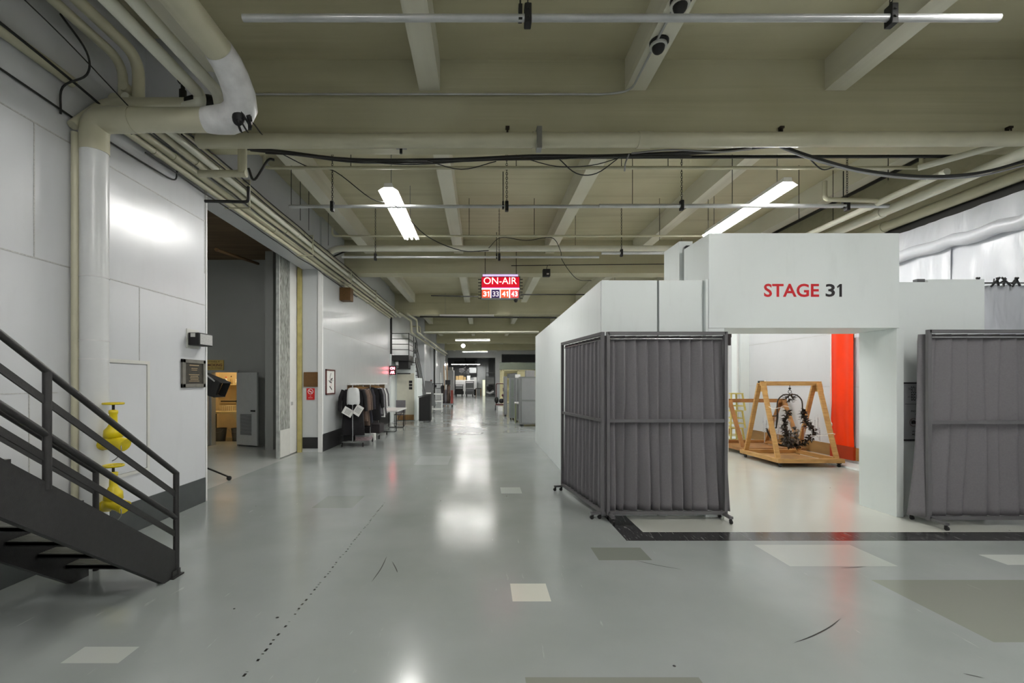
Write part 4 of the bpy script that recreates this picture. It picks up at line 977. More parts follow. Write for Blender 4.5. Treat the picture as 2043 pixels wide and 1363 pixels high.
M().cyl(P(968, 550, SY + .1), P(968, 500, SY + .1), .01, 6).cyl(P(1030, 550, SY + .1), P(1030, 500, SY + .1), .01, 6).build('hanger', W['iron'], t)
t = thing('dome_camera', 'tiny dark dome camera under the right end of the ON-AIR sign', 'camera', tuple(P(1029, 600, SY)))
M().cyl(P(1029, 597.4, SY + .04), P(1029, 599.5, SY + .04), .06, 12).build('base', W['iron'], t); M().ball(P(1029, 600, SY + .04), .05).build('dome', W['ink'], t)

# ================================================================ STUDIO LIGHT, CLOSET, SIDE ROOM
t = thing('studio_light', 'black studio light with barn doors on a stand, peeking past the wall edge', 'studio light', (-4.75, 7.75, 0))
c = Vector((-4.72, 7.75, 1.68))
rot = Matrix.Rotation(R(22), 3, 'Y')
M().cb(c, .34, .30, .30, rot).build('housing', W['black'], t, .01)
for (a, b_) in (((.17, .15), (.30, .13)), ((.17, -.15), (.30, -.13))): M().bar(c + rot @ Vector((a[0], 0, a[1])), c + rot @ Vector((b_[0], 0, b_[1])), .30, .008).build('barn_door', W['black'], t)
for s_ in (-.15, .15): M().bar(c + rot @ Vector((.17, s_, 0)), c + rot @ Vector((.29, s_ * 1.1, 0)), .008, .28).build('barn_door', W['black'], t)
M().bar(c + rot @ Vector((.02, -.16, .17)), c + rot @ Vector((.2, -.16, .12)), .015, .02).build('clip', W['galv'], t)
M().bar(c + rot @ Vector((-.0, -.165, -.16)), c + rot @ Vector((.08, -.165, -.22)), .015, .02).build('clip', W['galv'], t)
M().cyl((-4.75, 7.75, .2), (-4.75, 7.75, 1.52), .02, 8).build('stand_pole', W['steel'], t)
for k in range(3):
    a = R(10 + 120 * k); e = Vector((-4.75 + .38 * math.cos(a), 7.75 + .38 * math.sin(a), .06)); l = M().bar((-4.75, 7.75, .24), e, .03, .02).build('leg', W['iron'], t)
    M().cyl(e + Vector((0, -.012, -.02)), e + Vector((0, .012, -.02)), .04, 12).build('caster', W['black'], l)
t = thing('smoking_notice', 'faded yellow POSITIVELY NO SMOKING sign over the closet doorway', 'sign', (-7.0, 12.1, 2.05))
M().box(-7.62, -6.94, 12.12, 12.149, 2.03, 2.30).build('board', W['paperyellow'], t)
text('POSITIVELY', (-7.28, 12.12, 2.255), EX, EZ, .50, .045, W['ink'], t, 'lettering', .003)
text('NO SMOKING', (-7.28, 12.12, 2.165), EX, EZ, .62, .07, W['redbrown'], t, 'lettering', .003, .02)
text('PERMITTED IN STAGES', (-7.28, 12.12, 2.085), EX, EZ, .60, .04, W['ink'], t, 'lettering', .003)
t = tag(bpy.data.objects.new('door_1', None), 'grey closet door standing open with a louvred vent'); col.objects.link(t); t.location = (-6.55, 12.13, 0); t['kind'] = 'structure'
W['doorgrey'] = mat('grey_door_paint', C(176, 180, 180), .4, var=.04)
a, b_ = Vector((-6.555, 12.10, 0)), Vector((-5.86, 11.80, 0)); d = (b_ - a).normalized(); nn = Vector((d.y, -d.x, 0))
M().bar(a + Vector((0, 0, 1.0)), b_ + Vector((0, 0, 1.0)), .045, 1.92).build('leaf', W['doorgrey'], t)
mb = M()
for i in range(16): z = .32 + i * .035; mb.bar(a + d * .15 + nn * .028 + Vector((0, 0, z)), a + d * .56 + nn * .028 + Vector((0, 0, z)), .012, .02)
mb.build('louvre', W['greydk'], t)
M().bar(a + d * .56 + nn * .04 + Vector((0, 0, .95)), a + d * .70 + nn * .04 + Vector((0, 0, .95)), .03, .04).build('door_handle', W['iron'], t)
struct('trim_closet_frame', M().box(-7.31, -7.25, 12.11, 12.149, 0, 2.02).box(-6.57, -6.54, 12.11, 12.149, 0, 2.02).box(-7.25, -6.57, 12.11, 12.149, 1.97, 2.02), W['dimwall'])
tag(M().box(-7.78, -7.3, 12.0, 12.1, .02, 1.93).build('cupboard_door', W['doorgrey']), 'closed grey cupboard door left of the closet doorway', 'door')
# closet contents
tag(M().box(-8.0, -6.25, 13.55, 13.88, 1.62, 1.65).build('shelf', W['sinkcream']), 'cream shelf across the closet back wall', 'shelf')
random.seed(12)
for i in range(9):
    x = -7.75 + i * .155; hh = random.uniform(.12, .26); rr = random.uniform(.03, .05)
    t = thing('bottle', 'pale cleaning bottle on the closet shelf, %s from the left' % ['first', 'second', 'third', 'fourth', 'fifth', 'sixth', 'seventh', 'eighth', 'last'][i], 'bottle', (x, 13.68, 1.65), 'bottles on the closet shelf')
    M().lathe((x, 13.68, 1.65), [(rr, 0), (rr, hh * .6), (rr * .4, hh * .8), (rr * .4, hh)], 10).build('bottle_body', W[('white', 'tan', 'bottle', 'greymat', 'paperyellow')[i % 5]], t)
    M().cyl((x, 13.68, 1.65 + hh), (x, 13.68, 1.68 + hh), rr * .5, 8).build('cap', W[('red', 'ink', 'white', 'orange')[i % 4]], t)
tag(M().box(-6.75, -6.5, 13.7, 13.86, 1.66, 1.96).build('box', W['orange']), 'orange box at the right end of the closet shelf', 'box')
t = thing('utility_sink', 'deep cream utility sink with a wide worktop in the closet', 'sink', (-7.0, 13.2, 0))
M().box(-8.0, -6.2, 12.95, 13.5, .80, .85).build('worktop', W['sinkcream'], t)
M().poly([(-7.15, 12.95, .80), (-6.25, 12.95, .80), (-6.3, 12.98, .48), (-7.05, 12.98, .48)], (0, .5, 0)).build('basin', W['sinkcream'], t)
M().tube(curve([(-6.85, 13.45, .85), (-6.85, 13.45, 1.12), (-6.85, 13.35, 1.18), (-6.85, 13.22, 1.1)]), .014, 8).build('tap', W['chrome'], t)
M().box(-8.0, -7.9, 13.0, 13.45, 0, .80).build('leg', W['iron'], t); M().box(-6.3, -6.22, 13.0, 13.45, 0, .80).build('leg', W['iron'], t)
t = thing('dish_rack', 'wire dish rack with a pale jug on the closet worktop', 'dish rack', (-7.35, 13.2, .85))
mb = M()
for i in range(6): mb.tube([(-7.5 + i * .06, 13.05, .86), (-7.5 + i * .06, 13.05, 1.02), (-7.5 + i * .06, 13.35, 1.02), (-7.5 + i * .06, 13.35, .86)], .006, 4)
mb.cyl((-7.52, 13.05, 1.02), (-7.18, 13.05, 1.02), .008, 5).cyl((-7.52, 13.05, .87), (-7.18, 13.05, .87), .008, 5).build('wire_frame', W['bottle'], t)
tag(M().lathe((-7.02, 13.1, .85), [(.09, 0), (.10, .18), (.085, .27), (.06, .3)], 14).build('jug', W['bottle']), 'tall pale jug beside the dish rack in the closet', 'jug')
tag(M().lathe((-6.8, 13.05, .85), [(.06, 0), (.07, .14), (.07, .2)], 12).build('jug', W['bottle']), 'short pale jug at the right of the closet worktop', 'jug')
tag(M().cyl((-8.0, 13.84, 1.12), (-6.3, 13.84, 1.12), .018, 8).ball((-7.5, 13.82, 1.12), .04).ball((-7.0, 13.82, 1.13), .045).ball((-6.85, 13.8, 1.18), .07).build('water_pipe', W['iron']), 'dark water pipe with valves on the closet wall', 'pipe')
for i, (x, l, m_) in enumerate([(-7.05, .42, 'brown'), (-6.92, .36, 'bottle'), (-6.8, .45, 'iron'), (-6.7, .3, 'brown')]):
    t = thing('hanging_brush', ['brown brush hanging under the closet shelf', 'pale scrubber hanging under the closet shelf', 'dark ladle-like brush hanging under the closet shelf', 'short brown brush hanging rightmost under the closet shelf'][i], 'brush', (x, 13.75, 1.6 - l))
    M().cyl((x, 13.75, 1.6), (x, 13.75, 1.6 - l), .012, 6).build('handle', W[m_], t); M().ball((x, 13.74, 1.6 - l), .045, .03, .05, 8, 6).build('head', W[m_], t)
for i, x in enumerate((-7.6, -7.1, -6.7)):
    t = thing('bucket', ['grey bucket at the left under the closet sink', 'grey bucket in the middle under the closet sink', 'grey bucket at the right under the closet sink'][i], 'bucket', (x, 13.1, 0), 'buckets under the sink')
    M().lathe((x, 13.12, 0), [(.13, 0), (.17, .36), (.178, .37), (.165, .36), (.125, .03)], 16).build('pail', W['greydk'], t)
    M().tube([(x + .17 * math.cos(k * math.pi / 8), 12.95, .36 - .1 * math.sin(k * math.pi / 8)) for k in range(9)], .004, 4).build('handle', W['steel'], t)
pipe([(-5.0, 8.5, 4.2), (-5.9, 11.9, 4.83)], .035, 'brown', 'dark diagonal pipe under the side room ceiling')
t = thing('duct', 'dark duct with a small pale label under the brown side room ceiling', 'duct', (-6, 8.5, 4.6)); M().box(-6.6, -5.5, 8.3, 8.8, 4.6, 4.999).build('casing', W['iron'], t)
M().box(-6.2, -6.0, 8.28, 8.3, 4.62, 4.66).build('label_plate', W['paperyellow'], t)
# ================================================================ GARMENT RACKS
def rack(x, y, L, label):
    t = thing('garment_rack', label, 'garment rack', (x, y + L / 2, 0), 'garment racks along the left wall')
    w_ = .27
    M().bar((x - w_, y, .13), (x + w_, y, .13), .03, .03).build('base_bar', W['chrome'], t)
    M().bar((x - w_, y + L, .13), (x + w_, y + L, .13), .03, .03).build('base_bar', W['chrome'], t)
    M().bar((x, y, .13), (x, y + L, .13), .03, .03).build('base_bar', W['chrome'], t)
    for yy in (y, y + L):
        M().cyl((x, yy, .13), (x, yy, 1.62), .016, 10).build('upright', W['chrome'], t)
        for xx in (x - w_, x + w_):
            M().cyl((xx - .012, yy, .045), (xx + .012, yy, .045), .045, 12).bar((xx, yy, .12), (xx, yy, .05), .035, .02).build('caster', W['black'], t)
    M().cyl((x, y, 1.62), (x, y + L, 1.62), .016, 10).build('hanging_rail', W['chrome'], t)
    return t
def garment(x, y, wd, L, th, m_, label, lean=0.0, sleeves=True, grp='costumes on the garment racks'):
    t = thing('garment', label, 'garment', (x, y, 1.6 - L), grp); zt_ = 1.555; vs = []; fs = []; N = 20
    prof = [(0, .25, .5), (.03, .55, .7), (.07, .86, .9), (.14, .98, 1), (.35, .92, 1), (.55, .88, .95), (.8, .98, 1.1), (1, 1.05, 1.2)]
    for (s_, ww, tt) in prof:
        for i in range(N):
            a = 2 * math.pi * i / N; cx_ = math.copysign(abs(math.cos(a)) ** .6, math.cos(a)); sy_ = math.copysign(abs(math.sin(a)) ** .6, math.sin(a))
            rp = 1 + (.10 * math.sin(i * 2.6 + x * 9) if s_ > .5 else 0)
            vs.append((x + lean * s_ + cx_ * wd / 2 * ww, y + sy_ * th / 2 * tt * rp, zt_ - s_ * L))
    for j in range(len(prof) - 1):
        for i in range(N): fs.append((j * N + i, j * N + (i + 1) % N, (j + 1) * N + (i + 1) % N, (j + 1) * N + i))
    fs.append(tuple(reversed(range(N))))
    mb = M(); mb.add(vs, fs, True); mb.build('body', m_, t)
    if sleeves:
        for s_ in (-1, 1):
            M().tube([(x + s_ * wd * .42, y, zt_ - .06), (x + s_ * wd * .54, y - .01, zt_ - .25), (x + s_ * wd * .6, y - .02, zt_ - .62)], [.055, .055, .04], 8).build('sleeve', m_, t)
    M().tube([(x, y, 1.605), (x, y, 1.56)], .004, 5).bar((x - .16, y, 1.535), (x, y, 1.57), .012, .015).bar((x + .16, y, 1.535), (x, y, 1.57), .012, .015).build('hanger', W['ply'], t)
    return t
G = {k: mat('cloth_' + k, C(*c), .9, var=.08, scale=18, bmp=.2, bscale=90, spec=.2) for k, c in dict(black=(34, 33, 35), char=(62, 58, 60), brown=(88, 74, 66), grey=(122, 120, 124), white=(224, 224, 222), taupe=(104, 88, 78), navy=(48, 48, 56)).items()}
rack(-3.39, 11.85, 1.05, 'chrome rolling garment rack nearest the framed picture'); rack(-3.34, 13.5, 1.1, 'second chrome rolling garment rack, beside the folding table')
g1 = [(12.32, .60, 1.25, .09, 'black', 'long black coat at the front of the first rack'), (12.45, .5, 1.1, .08, 'char', 'charcoal coat behind the long black coat'), (12.56, .5, .85, .08, 'brown', 'brown jacket near the front of the first rack'), (12.68, .48, .7, .07, 'white', 'white shirt between brown jackets'), (12.80, .52, .92, .09, 'taupe', 'taupe tweed jacket on the first rack'), (12.94, .54, 1.05, .09, 'brown', 'long brown coat in the middle of the first rack'), (13.10, .5, .8, .08, 'white', 'white blouse toward the end of the first rack'), (13.24, .54, 1.1, .09, 'black', 'black dress near the end of the first rack'), (13.40, .54, 1.0, .09, 'navy', 'dark navy coat at the end of the first rack')]
for i, (y, w_, L, th, m_, l) in enumerate(g1): garment(-3.39 + (i % 3 - 1) * .02, 11.95 + i * .11, w_, L, th, G[m_], l)
g2 = [(14.58, .6, 1.0, .1, 'black', 'wide black coat at the front of the second rack'), (14.74, .56, .95, .1, 'navy', 'dark coat second on the second rack'), (14.92, .52, .8, .08, 'grey', 'light grey jacket on the second rack'), (15.06, .54, .85, .08, 'grey', 'grey jacket behind the light grey one'), (15.22, .54, .9, .09, 'char', 'charcoal jacket on the second rack'), (15.40, .56, .95, .09, 'white', 'white coat on the second rack'), (15.58, .56, .9, .09, 'grey', 'grey coat toward the end of the second rack'), (15.78, .56, .9, .09, 'char', 'dark grey coat last on the second rack')]
for i, (y, w_, L, th, m_, l) in enumerate(g2): garment(-3.34, 13.58 + i * .135, w_, L, th, G[m_], l)
# garment cover and papers
t = thing('garment_cover', 'white plastic cover over the front garments of the first rack', 'garment cover', (-3.44, 12.2, 1.15)); vs = []; fs = []
for j, (z, ww) in enumerate([(1.56, .14), (1.53, .26), (1.45, .31), (1.3, .33), (1.18, .34), (1.12, .32)]):
    for i in range(16):
        a = 2 * math.pi * i / 16; vs.append((-3.38 + math.cos(a) * ww / 2 + (.02 if i % 3 else -.01), 11.88 + math.sin(a) * .045 - .02, z + (.02 * math.sin(i * 2) if j > 3 else 0)))
for j in range(5):
    for i in range(16): fs.append((j * 16 + i, j * 16 + (i + 1) % 16, (j + 1) * 16 + (i + 1) % 16, (j + 1) * 16 + i))
mb = M(); mb.add(vs, fs, True); mb.build('plastic', mat('white_garment_plastic', C(218, 220, 220), .35, var=.05), t)
for k, (px, py, ang, l) in enumerate([(694, 822, -30, 'white printed sheet hung askew at the left of the first rack'), (714.5, 819, 32, 'white printed sheet hung askew under the garment cover')]):
    c = P(px, py, 11.81); t = thing('paper_sheet', l, 'paper', tuple(c)); rot = Matrix.Rotation(R(ang if k else -ang - 90), 3, 'Y')
    M().cb(c, .20, .003, .27, rot).build('sheet', W['paper'], t)
    mb = M()
    for i in range(5): mb.cb(c + rot @ Vector((0, -.003, .06 - i * .03)), .14, .001, .008, rot)
    mb.build('printed_lines', W['ink'], t)
t = thing('shoe_box', 'pinkish patterned box on the base of the first garment rack', 'box', (-3.28, 12.5, .146))
M().box(-3.36, -3.0, 12.0, 12.4, .147, .26).build('box_body', mat('pink_pattern', C(170, 150, 154), .6, var=.25, scale=30), t); M().box(-3.37, -2.99, 11.99, 12.41, .255, .30).build('lid', W['greymat'], t)
tag(M().box(-3.68, -3.42, 12.0, 12.5, .147, .30).build('storage_box', W['ink']), 'black box on the base of the first garment rack', 'box')
tag(M().box(-3.60, -3.1, 13.7, 14.3, .147, .42).build('storage_box', G['char']), 'dark grey bag-like box on the second garment rack base', 'box')
tag(M().box(-3.28, -3.13, 13.2, 13.35, .0, .2).build('shoe_box', W['paper']), 'small white box on the floor by the second rack', 'box')
t = thing('coat_board', 'long brown board with a white top ledge on the wall behind the clothes', 'board', (-3.89, 15.5, 1.4))
M().box(-3.899, -3.87, 13.1, 18.0, 1.42, 1.62).build('board', W['brown'], t); M().box(-3.899, -3.78, 13.05, 18.05, 1.62, 1.665).build('ledge', W['white'], t)
# folding table
t = thing('folding_table', 'white folding table with thin black legs beyond the clothes racks', 'table', (-3.2, 16.7, 0))
M().box(-3.55, -2.84, 15.2, 17.1, .70, .745).build('table_top', W['white'], t, .005)
for yy in (15.4, 16.9): M().tube(fillet([(-3.48, yy, .70), (-3.48, yy, .02), (-2.92, yy, .02), (-2.92, yy, .70)], .05), .014, 8).build('leg', W['iron'], t)
M().bar((-2.92, 15.45, .35), (-2.92, 16.85, .68), .012, .012).build('brace', W['iron'], t)
t = thing('plastic_chair', 'grey plastic chair with black sled legs beyond the folding table', 'chair', (-2.98, 15.75, 0))
M().box(-3.35, -2.98, 17.62, 17.66, .5, 1.0).build('backrest', G['grey'], t); M().box(-3.35, -2.98, 17.25, 17.62, .44, .48).build('seat', G['grey'], t)
for x in (-3.33, -3.0): M().tube(fillet([(x, 17.3, .44), (x, 17.22, .012), (x, 17.66, .012), (x, 17.64, .55)], .08), .011, 6).build('sled_leg', W['iron'], t)

# ================================================================ PLATFORM WITH STAIRS, CLOSET UNDER IT
struct('wall_closet_under_stairs', M().box(-3.97, -2.95, 20.0, 20.1, 0, 2.45).box(-3.0, -2.9, 20.1, 22, 0, 1.9).box(-3.97, -3.83, 19.1, 20.0, 0, 2.9), W['wall2'])
t = tag(bpy.data.objects.new('door_2', None), 'cream door with a black three-light frame under the black platform'); col.objects.link(t); t.location = (-3.3, 19.95, 0); t['kind'] = 'structure'
M().box(-3.75, -2.99, 19.95, 19.99, .03, 2.1).build('leaf', W['doorcream'], t)
M().box(-3.73, -3.0, 19.94, 19.95, .03, .27).build('kick_plate', W['ply'], t)
for z in (1.72, 1.58, 1.44): M().box(-3.21, -3.07, 19.93, 19.945, z - .055, z + .055).box(-3.18, -3.10, 19.925, 19.93, z - .035, z + .035).build('sign_frame', W['ink'], t)
t = thing('black_platform', 'black steel landing with railings and stairs going down away from the camera', 'platform', (-3.4, 20, 0))
x0, x1, ya, yb = -3.88, -3.10, 19.2, 20.6
M().box(x0, x1, ya, yb, 2.62, 2.86).build('deck', W['blackmetal'], t)
M().box(x0 + .3, x1 - .05, ya + .2, yb - .1, 2.28, 2.62).build('support', W['ink'], t)
def rail4(a, b_, zz, hs=(.23, .46, .69, .92)):
    for h in hs: M().tube([Vector(a) + Vector((0, 0, h)), Vector(b_) + Vector((0, 0, h))], .016, 6).build('rail', W['blackmetal'], t)
for p_ in ((x0, ya), (x1, ya), (x1, yb)): M().cyl((p_[0], p_[1], 2.86), (p_[0], p_[1], 3.80), .02, 8).build('post', W['blackmetal'], t)
rail4((x0, ya, 2.86), (x1, ya, 2.86), 0); rail4((x1, ya, 2.86), (x1, yb, 2.86), 0)
for x in (-3.75, -3.02):
    M().bar((x, yb, 2.75), (x, 24.0, .0 + .1), .03, .22).build('stringer', W['blackmetal'], t)
rail4((-3.02, yb, 2.86), (-3.02, 24.0, .25), 0, (.3, .6, .9))
for k in range(14): z = 2.62 - k * .19; y = yb + .1 + k * .245; M().box(-3.74, -3.03, y, y + .25, z - .03, z).build('tread', W['blackmetal'], t)
M().box(x0 - .02, x0 + .06, ya, ya + .06, 2.0, ZS - .9).build('wall_post', W['ink'], t)
for z in (2.05, 2.25): M().box(-3.62, -3.05, 19.3, 19.34, z, z + .05).build('lower_bar', W['blackmetal'], t)
t = thing('on_air_light', 'small glowing red wall sign below the black platform', 'sign', (-3.85, 19.1, 2.1))
M().box(-3.90, -3.62, 19.02, 19.1, 2.02, 2.40).build('case', W['iron'], t)
for z in (2.29, 2.12):
    text('ON' if z > 2.2 else 'AIR', (-3.76, 19.015, z), EX, EZ, .2, .12, emi('red_glow%d' % int(z * 100), (1, .12, .16, 1), 12), t, 'glowing_lettering', .004, .05)
t = thing('rolling_case', 'tall black rolling case with a slanted lid at the foot of the black stairs', 'case', (-2.4, 19.3, 0))
M().poly([(-2.66, 19.1, .06), (-2.18, 19.1, .06), (-2.18, 19.1, 1.16), (-2.66, 19.1, 1.06)], (0, .6, 0)).build('case_body', W['ink'], t)
M().poly([(-2.69, 19.08, 1.065), (-2.15, 19.08, 1.175), (-2.15, 19.08, 1.215), (-2.69, 19.08, 1.10)], (0, .64, 0)).build('lid', W['iron'], t)
for x in (-2.62, -2.22):
    for y in (19.16, 19.64): M().cyl((x - .012, y, .03), (x + .012, y, .03), .03, 10).build('caster', W['black'], t)
M().cb((-2.25, 19.08, 1.24), .2, .1, .05).build('handle', W['white'], t)

# ================================================================ FAR LEFT CLUTTER
t = thing('tilted_panel', 'grey panel leaning on a trolley beyond the black case', 'panel', (-2.55, 24, 0))
M().poly([(-3.05, 24, .45), (-2.45, 24, .45), (-2.65, 24, 1.75), (-3.02, 24, 1.78)], (0, .1, 0)).build('sheet', W['greydk'], t); M().ball((-2.68, 23.95, 1.8), .05).build('knob', W['redbrown'], t)
t = thing('small_trolley', 'small white-framed trolley behind the black case', 'trolley', (-2.55, 25, 0))
for z in (.18, .62, 1.02): M().box(-2.78, -2.2, 25, 25.7, z, z + .05).build('shelf', W['white'], t)
for x in (-2.77, -2.23):
    for y in (25.02, 25.66): M().cyl((x, y, .02), (x, y, 1.05), .025, 6).build('leg', W['white'], t)
t = thing('rail_guard', 'black tubular guard rail far down the left side', 'rail', (-2.95, 30, 0))
for x in (-3.25, -2.6): M().cyl((x, 30, 0), (x, 30, 1.65), .025, 6).build('post', W['iron'], t)
for z in (.5, .95, 1.3, 1.62): M().cyl((-3.25, 30, z), (-2.6, 30, z), .02, 6).build('bar', W['iron'], t)
M().box(-3.2, -3.0, 29.97, 29.99, 1.35, 1.55).build('notice', W['ink'], t)
t = thing('flat_trolley', 'flat grey trolley with small wheels at the far left', 'trolley', (-2.35, 31.3, 0), 'far flat trolleys')
M().box(-2.8, -1.95, 31, 31.8, .14, .24).build('deck', W['greymat'], t)
for x in (-2.7, -2.05):
    for y in (31.1, 31.7): M().cyl((x - .03, y, .07), (x + .03, y, .07), .07, 8).build('caster', W['black'], t)
random.seed(3)
for k, (x, w_, d_, z1, m_, l) in enumerate([(-2.72, .22, .3, 1.5, 'char', 'dark wrapped bundle at the left of the flat trolley'), (-2.50, .2, .3, 1.2, 'grey', 'grey cloth bundle in the middle of the flat trolley'), (-2.30, .22, .35, 1.55, 'taupe', 'taupe rolled bundle on the flat trolley')]):
    tag(M().lathe((x, 31.35, .24), [(w_ / 2, 0), (w_ * .62, .3), (w_ * .45, .8), (w_ * .6, z1 - .35), (w_ * .3, z1 - .24)], 10).build('bundle', G[m_]), l, 'bundle', 'bundles on the flat trolley')
tag(M().box(-2.14, -1.99, 31.1, 31.6, .24, 1.15).build('panel', W['redbrown'] if False else mat('dull_red', C(140, 58, 48), .5)), 'dull red upright panel on the flat trolley', 'panel')
tag(M().cb((-2.35, 31.3, 1.70), .34, .3, .32).build('equipment_box', W['ink']), 'black equipment box on top of the wrapped bundles', 'box')
for k, (x, h_) in enumerate([(-2.85, 2.4), (-2.62, 2.9), (-2.5, 2.6), (-2.4, 3.1)]):
    tag(M().cyl((x, 31.9 + k * .1, 0), (x - .1, 32.4, h_), .03, 6).build('pole', W['ply'] if k % 2 else W['paper']), ['pale pole leaning behind the flat trolley, shortest and leftmost', 'brown pole leaning behind the flat trolley', 'white pole leaning behind the flat trolley', 'tallest brown pole leaning behind the flat trolley'][k], 'pole')
tag(M().cyl((-3.62, 34.5, 0), (-3.62, 34.5, 4.4), .06, 8).build('downpipe', W['iron']), 'dark downpipe on the far left wall by the pillars', 'pipe')
t = thing('exit_speaker', 'small dark lamp hung on the left wall past the platform', 'lamp', (-3.7, 25.5, 3.5)); M().ball((-3.75, 25.5, 3.45), .14).build('globe', W['greydk'], t); M().cyl((-3.75, 25.5, 3.55), (-3.75, 25.5, 3.95), .03, 6).build('bracket', W['iron'], t)
pipe([(-3.6, 19.4, 4.72), (-3.45, 22, 4.72), (-3.45, 22.1, 4.15), (-3.45, 27, 4.15), (-3.45, 43, 4.3)], .06, 'cream', 'cream pipe stepping down beyond the black platform', fl=.2)
pipe([(-3.35, 20, 4.78), (-3.2, 22.2, 4.78), (-3.2, 22.4, 4.2), (-3.2, 42, 4.35)], .05, 'cream', 'thin cream pipe stepping down beside the first one', fl=.2)
line([(838, 668), (838, 652), (812, 651)], 25, .05, 'cream', 'short cream pipe elbow by the stepped pipes', fl=.1)

# ================================================================ END ROOM
def far_cart(x, w_, h_, cab, label):
    t = thing('utility_cart', label, 'utility cart', (x, 54.5, 0), 'carts parked at the end of the corridor'); y = 54.2
    M().box(x - w_ / 2, x + w_ / 2, y, y + 1.6, .25, .62).build('body', W['greydk'] if cab else W['ink'], t)
    M().box(x - w_ / 2 + .05, x + w_ / 2 - .05, y + .1, y + .5, .62, .95).build('seat', W['greymat'] if cab else W['iron'], t)
    for s_ in (-1, 1): M().bar((x + s_ * w_ / 2 * .9, y + .3, .6), (x + s_ * w_ / 2 * .9, y + .5, h_), .05, .05).build('post', W['iron'], t)
    M().box(x - w_ / 2, x + w_ / 2, y + .3, y + 1.5, h_, h_ + .07).build('roof', W['ink'] if cab else W['iron'], t)
    M().box(x - w_ / 2 * .85, x + w_ / 2 * .85, y + .34, y + .36, 1.0, h_ - .1).build('windscreen', W['greymat'], t)
    for s_ in (-1, 1): M().cyl((x + s_ * w_ / 2 * .7 - .06, y + .25, .2), (x + s_ * w_ / 2 * .7 + .06, y + .25, .2), .2, 12).build('wheel', W['black'], t)
far_cart(-2.72, 1.0, 1.35, False, 'dark utility cart parked left in front of the white cabinet')
far_cart(-1.45, 1.05, 1.75, True, 'grey utility cart parked in front of the white cabinet')
t = thing('white_cabinet', 'wide white double cabinet at the end of the corridor', 'cabinet', (-2, 57, 0))
M().box(-3.3, -1.95, 57, 58.2, 0, 2.0).build('body', W['white'], t); M().box(-1.93, -.62, 57, 58.2, 0, 2.0).build('body', W['white'], t)
random.seed(21)
for k, (x, w_, h_, m_, l) in enumerate([(-3.1, .35, .5, 'tan', 'cardboard box leftmost on the white cabinet'), (-2.6, .55, .55, 'tan', 'large cardboard box on the white cabinet'), (-2.15, .25, .4, 'tan', 'small cardboard box on the white cabinet'), (-1.65, .4, .55, 'paper', 'white carton with a mark on the white cabinet'), (-1.2, .4, .3, 'greymat', 'grey case near the right on the white cabinet'), (-.85, .4, .35, 'lens', 'pale case rightmost on the white cabinet')]):
    tag(M().box(x - w_ / 2, x + w_ / 2, 57.1, 57.7, 2.0, 2.0 + h_).build('carton', W[m_]), l, 'box', 'boxes on the white cabinet')
t = thing('machine', 'dark suspended machinery above the cartons in the end room', 'machine', (-2.0, 58, 2.9))
random.seed(8)
mb = M()
for i in range(14): mb.cb((-2.2 + random.uniform(-.6, .5), 58 + random.uniform(-.2, .2), 3.1 + random.uniform(-.35, .5)), random.uniform(.15, .4), .3, random.uniform(.12, .35), Matrix.Rotation(random.uniform(-.6, .6), 3, 'Y'))
mb.build('machinery', W['ink'], t); M().cyl((-2.1, 58, 3.5), (-2.1, 58, 6.29), .05, 6).build('drop_rod', W['iron'], t)
tag(M().box(-1.6, -.7, 58, 59, 2.9, 3.6).build('duct', W['greymat']), 'pale grey duct right of the dark machinery in the end room', 'duct')
tag(M().box(-3.6, -.9, 59, 60, 4.0, 4.5).build('duct', W['iron']), 'wide dark duct over the end room', 'duct')
tag(M().box(-4.2, -3.45, 56, 56.6, 0, 3.2).build('locker', W['white']), 'tall white locker at the left of the end room', 'locker')
tag(M().cb((-3.85, 56.3, 3.4), .5, .5, .4).build('carton', W['offwhite']), 'pale carton on top of the tall white locker', 'box')
tag(M().box(-.6, .9, 58.5, 58.7, 0, 5.0).build('wall_panel', W['greymat']), 'large grey panel wall in the end room', 'panel')
tag(M().box(.12, .44, 57.9, 58.0, 0, 2.0).build('doorway_glow', emi('lit_doorway', C(226, 228, 200), .8)), 'narrow bright doorway in the end room', 'doorway')
t = thing('work_table', 'dark tall work table beside the grey utility cart', 'table', (-.4, 55, 0))
M().box(-.75, -.05, 54.8, 55.3, .92, 1.0).build('table_top', W['ink'], t)
for x in (-.7, -.1): M().box(x - .05, x + .05, 54.9, 55.2, 0, .92).build('leg', W['ply'], t)
M().box(-.95, -.7, 54.9, 55.3, .1, .85).build('side_bin', W['ink'], t)
t = thing('storage_rack', 'tall grey storage rack holding a covered bench at the end', 'rack', (1.0, 54, 0))
for x in (.52, 1.5):
    for y in (54, 55): M().box(x - .03, x + .03, y, y + .06, 0, 3.9).build('upright', W['greydk'], t)
for z in (.05, 1.45, 2.35, 2.8): M().box(.5, 1.52, 54, 55, z, z + .08).build('shelf', W['greydk'], t)
M().box(.55, 1.47, 54.02, 54.1, 1.5, 2.3).build('panel', W['greymat'], t); M().tube([(.6, 54.3, .5), (1.0, 54.2, .35), (1.45, 54.3, .6)], [.25, .2, .3], 10).build('covered_roll', W['galv'], t)
M().box(.6, 1.45, 54.3, 54.8, .8, 1.2).build('bin', W['ink'], t)

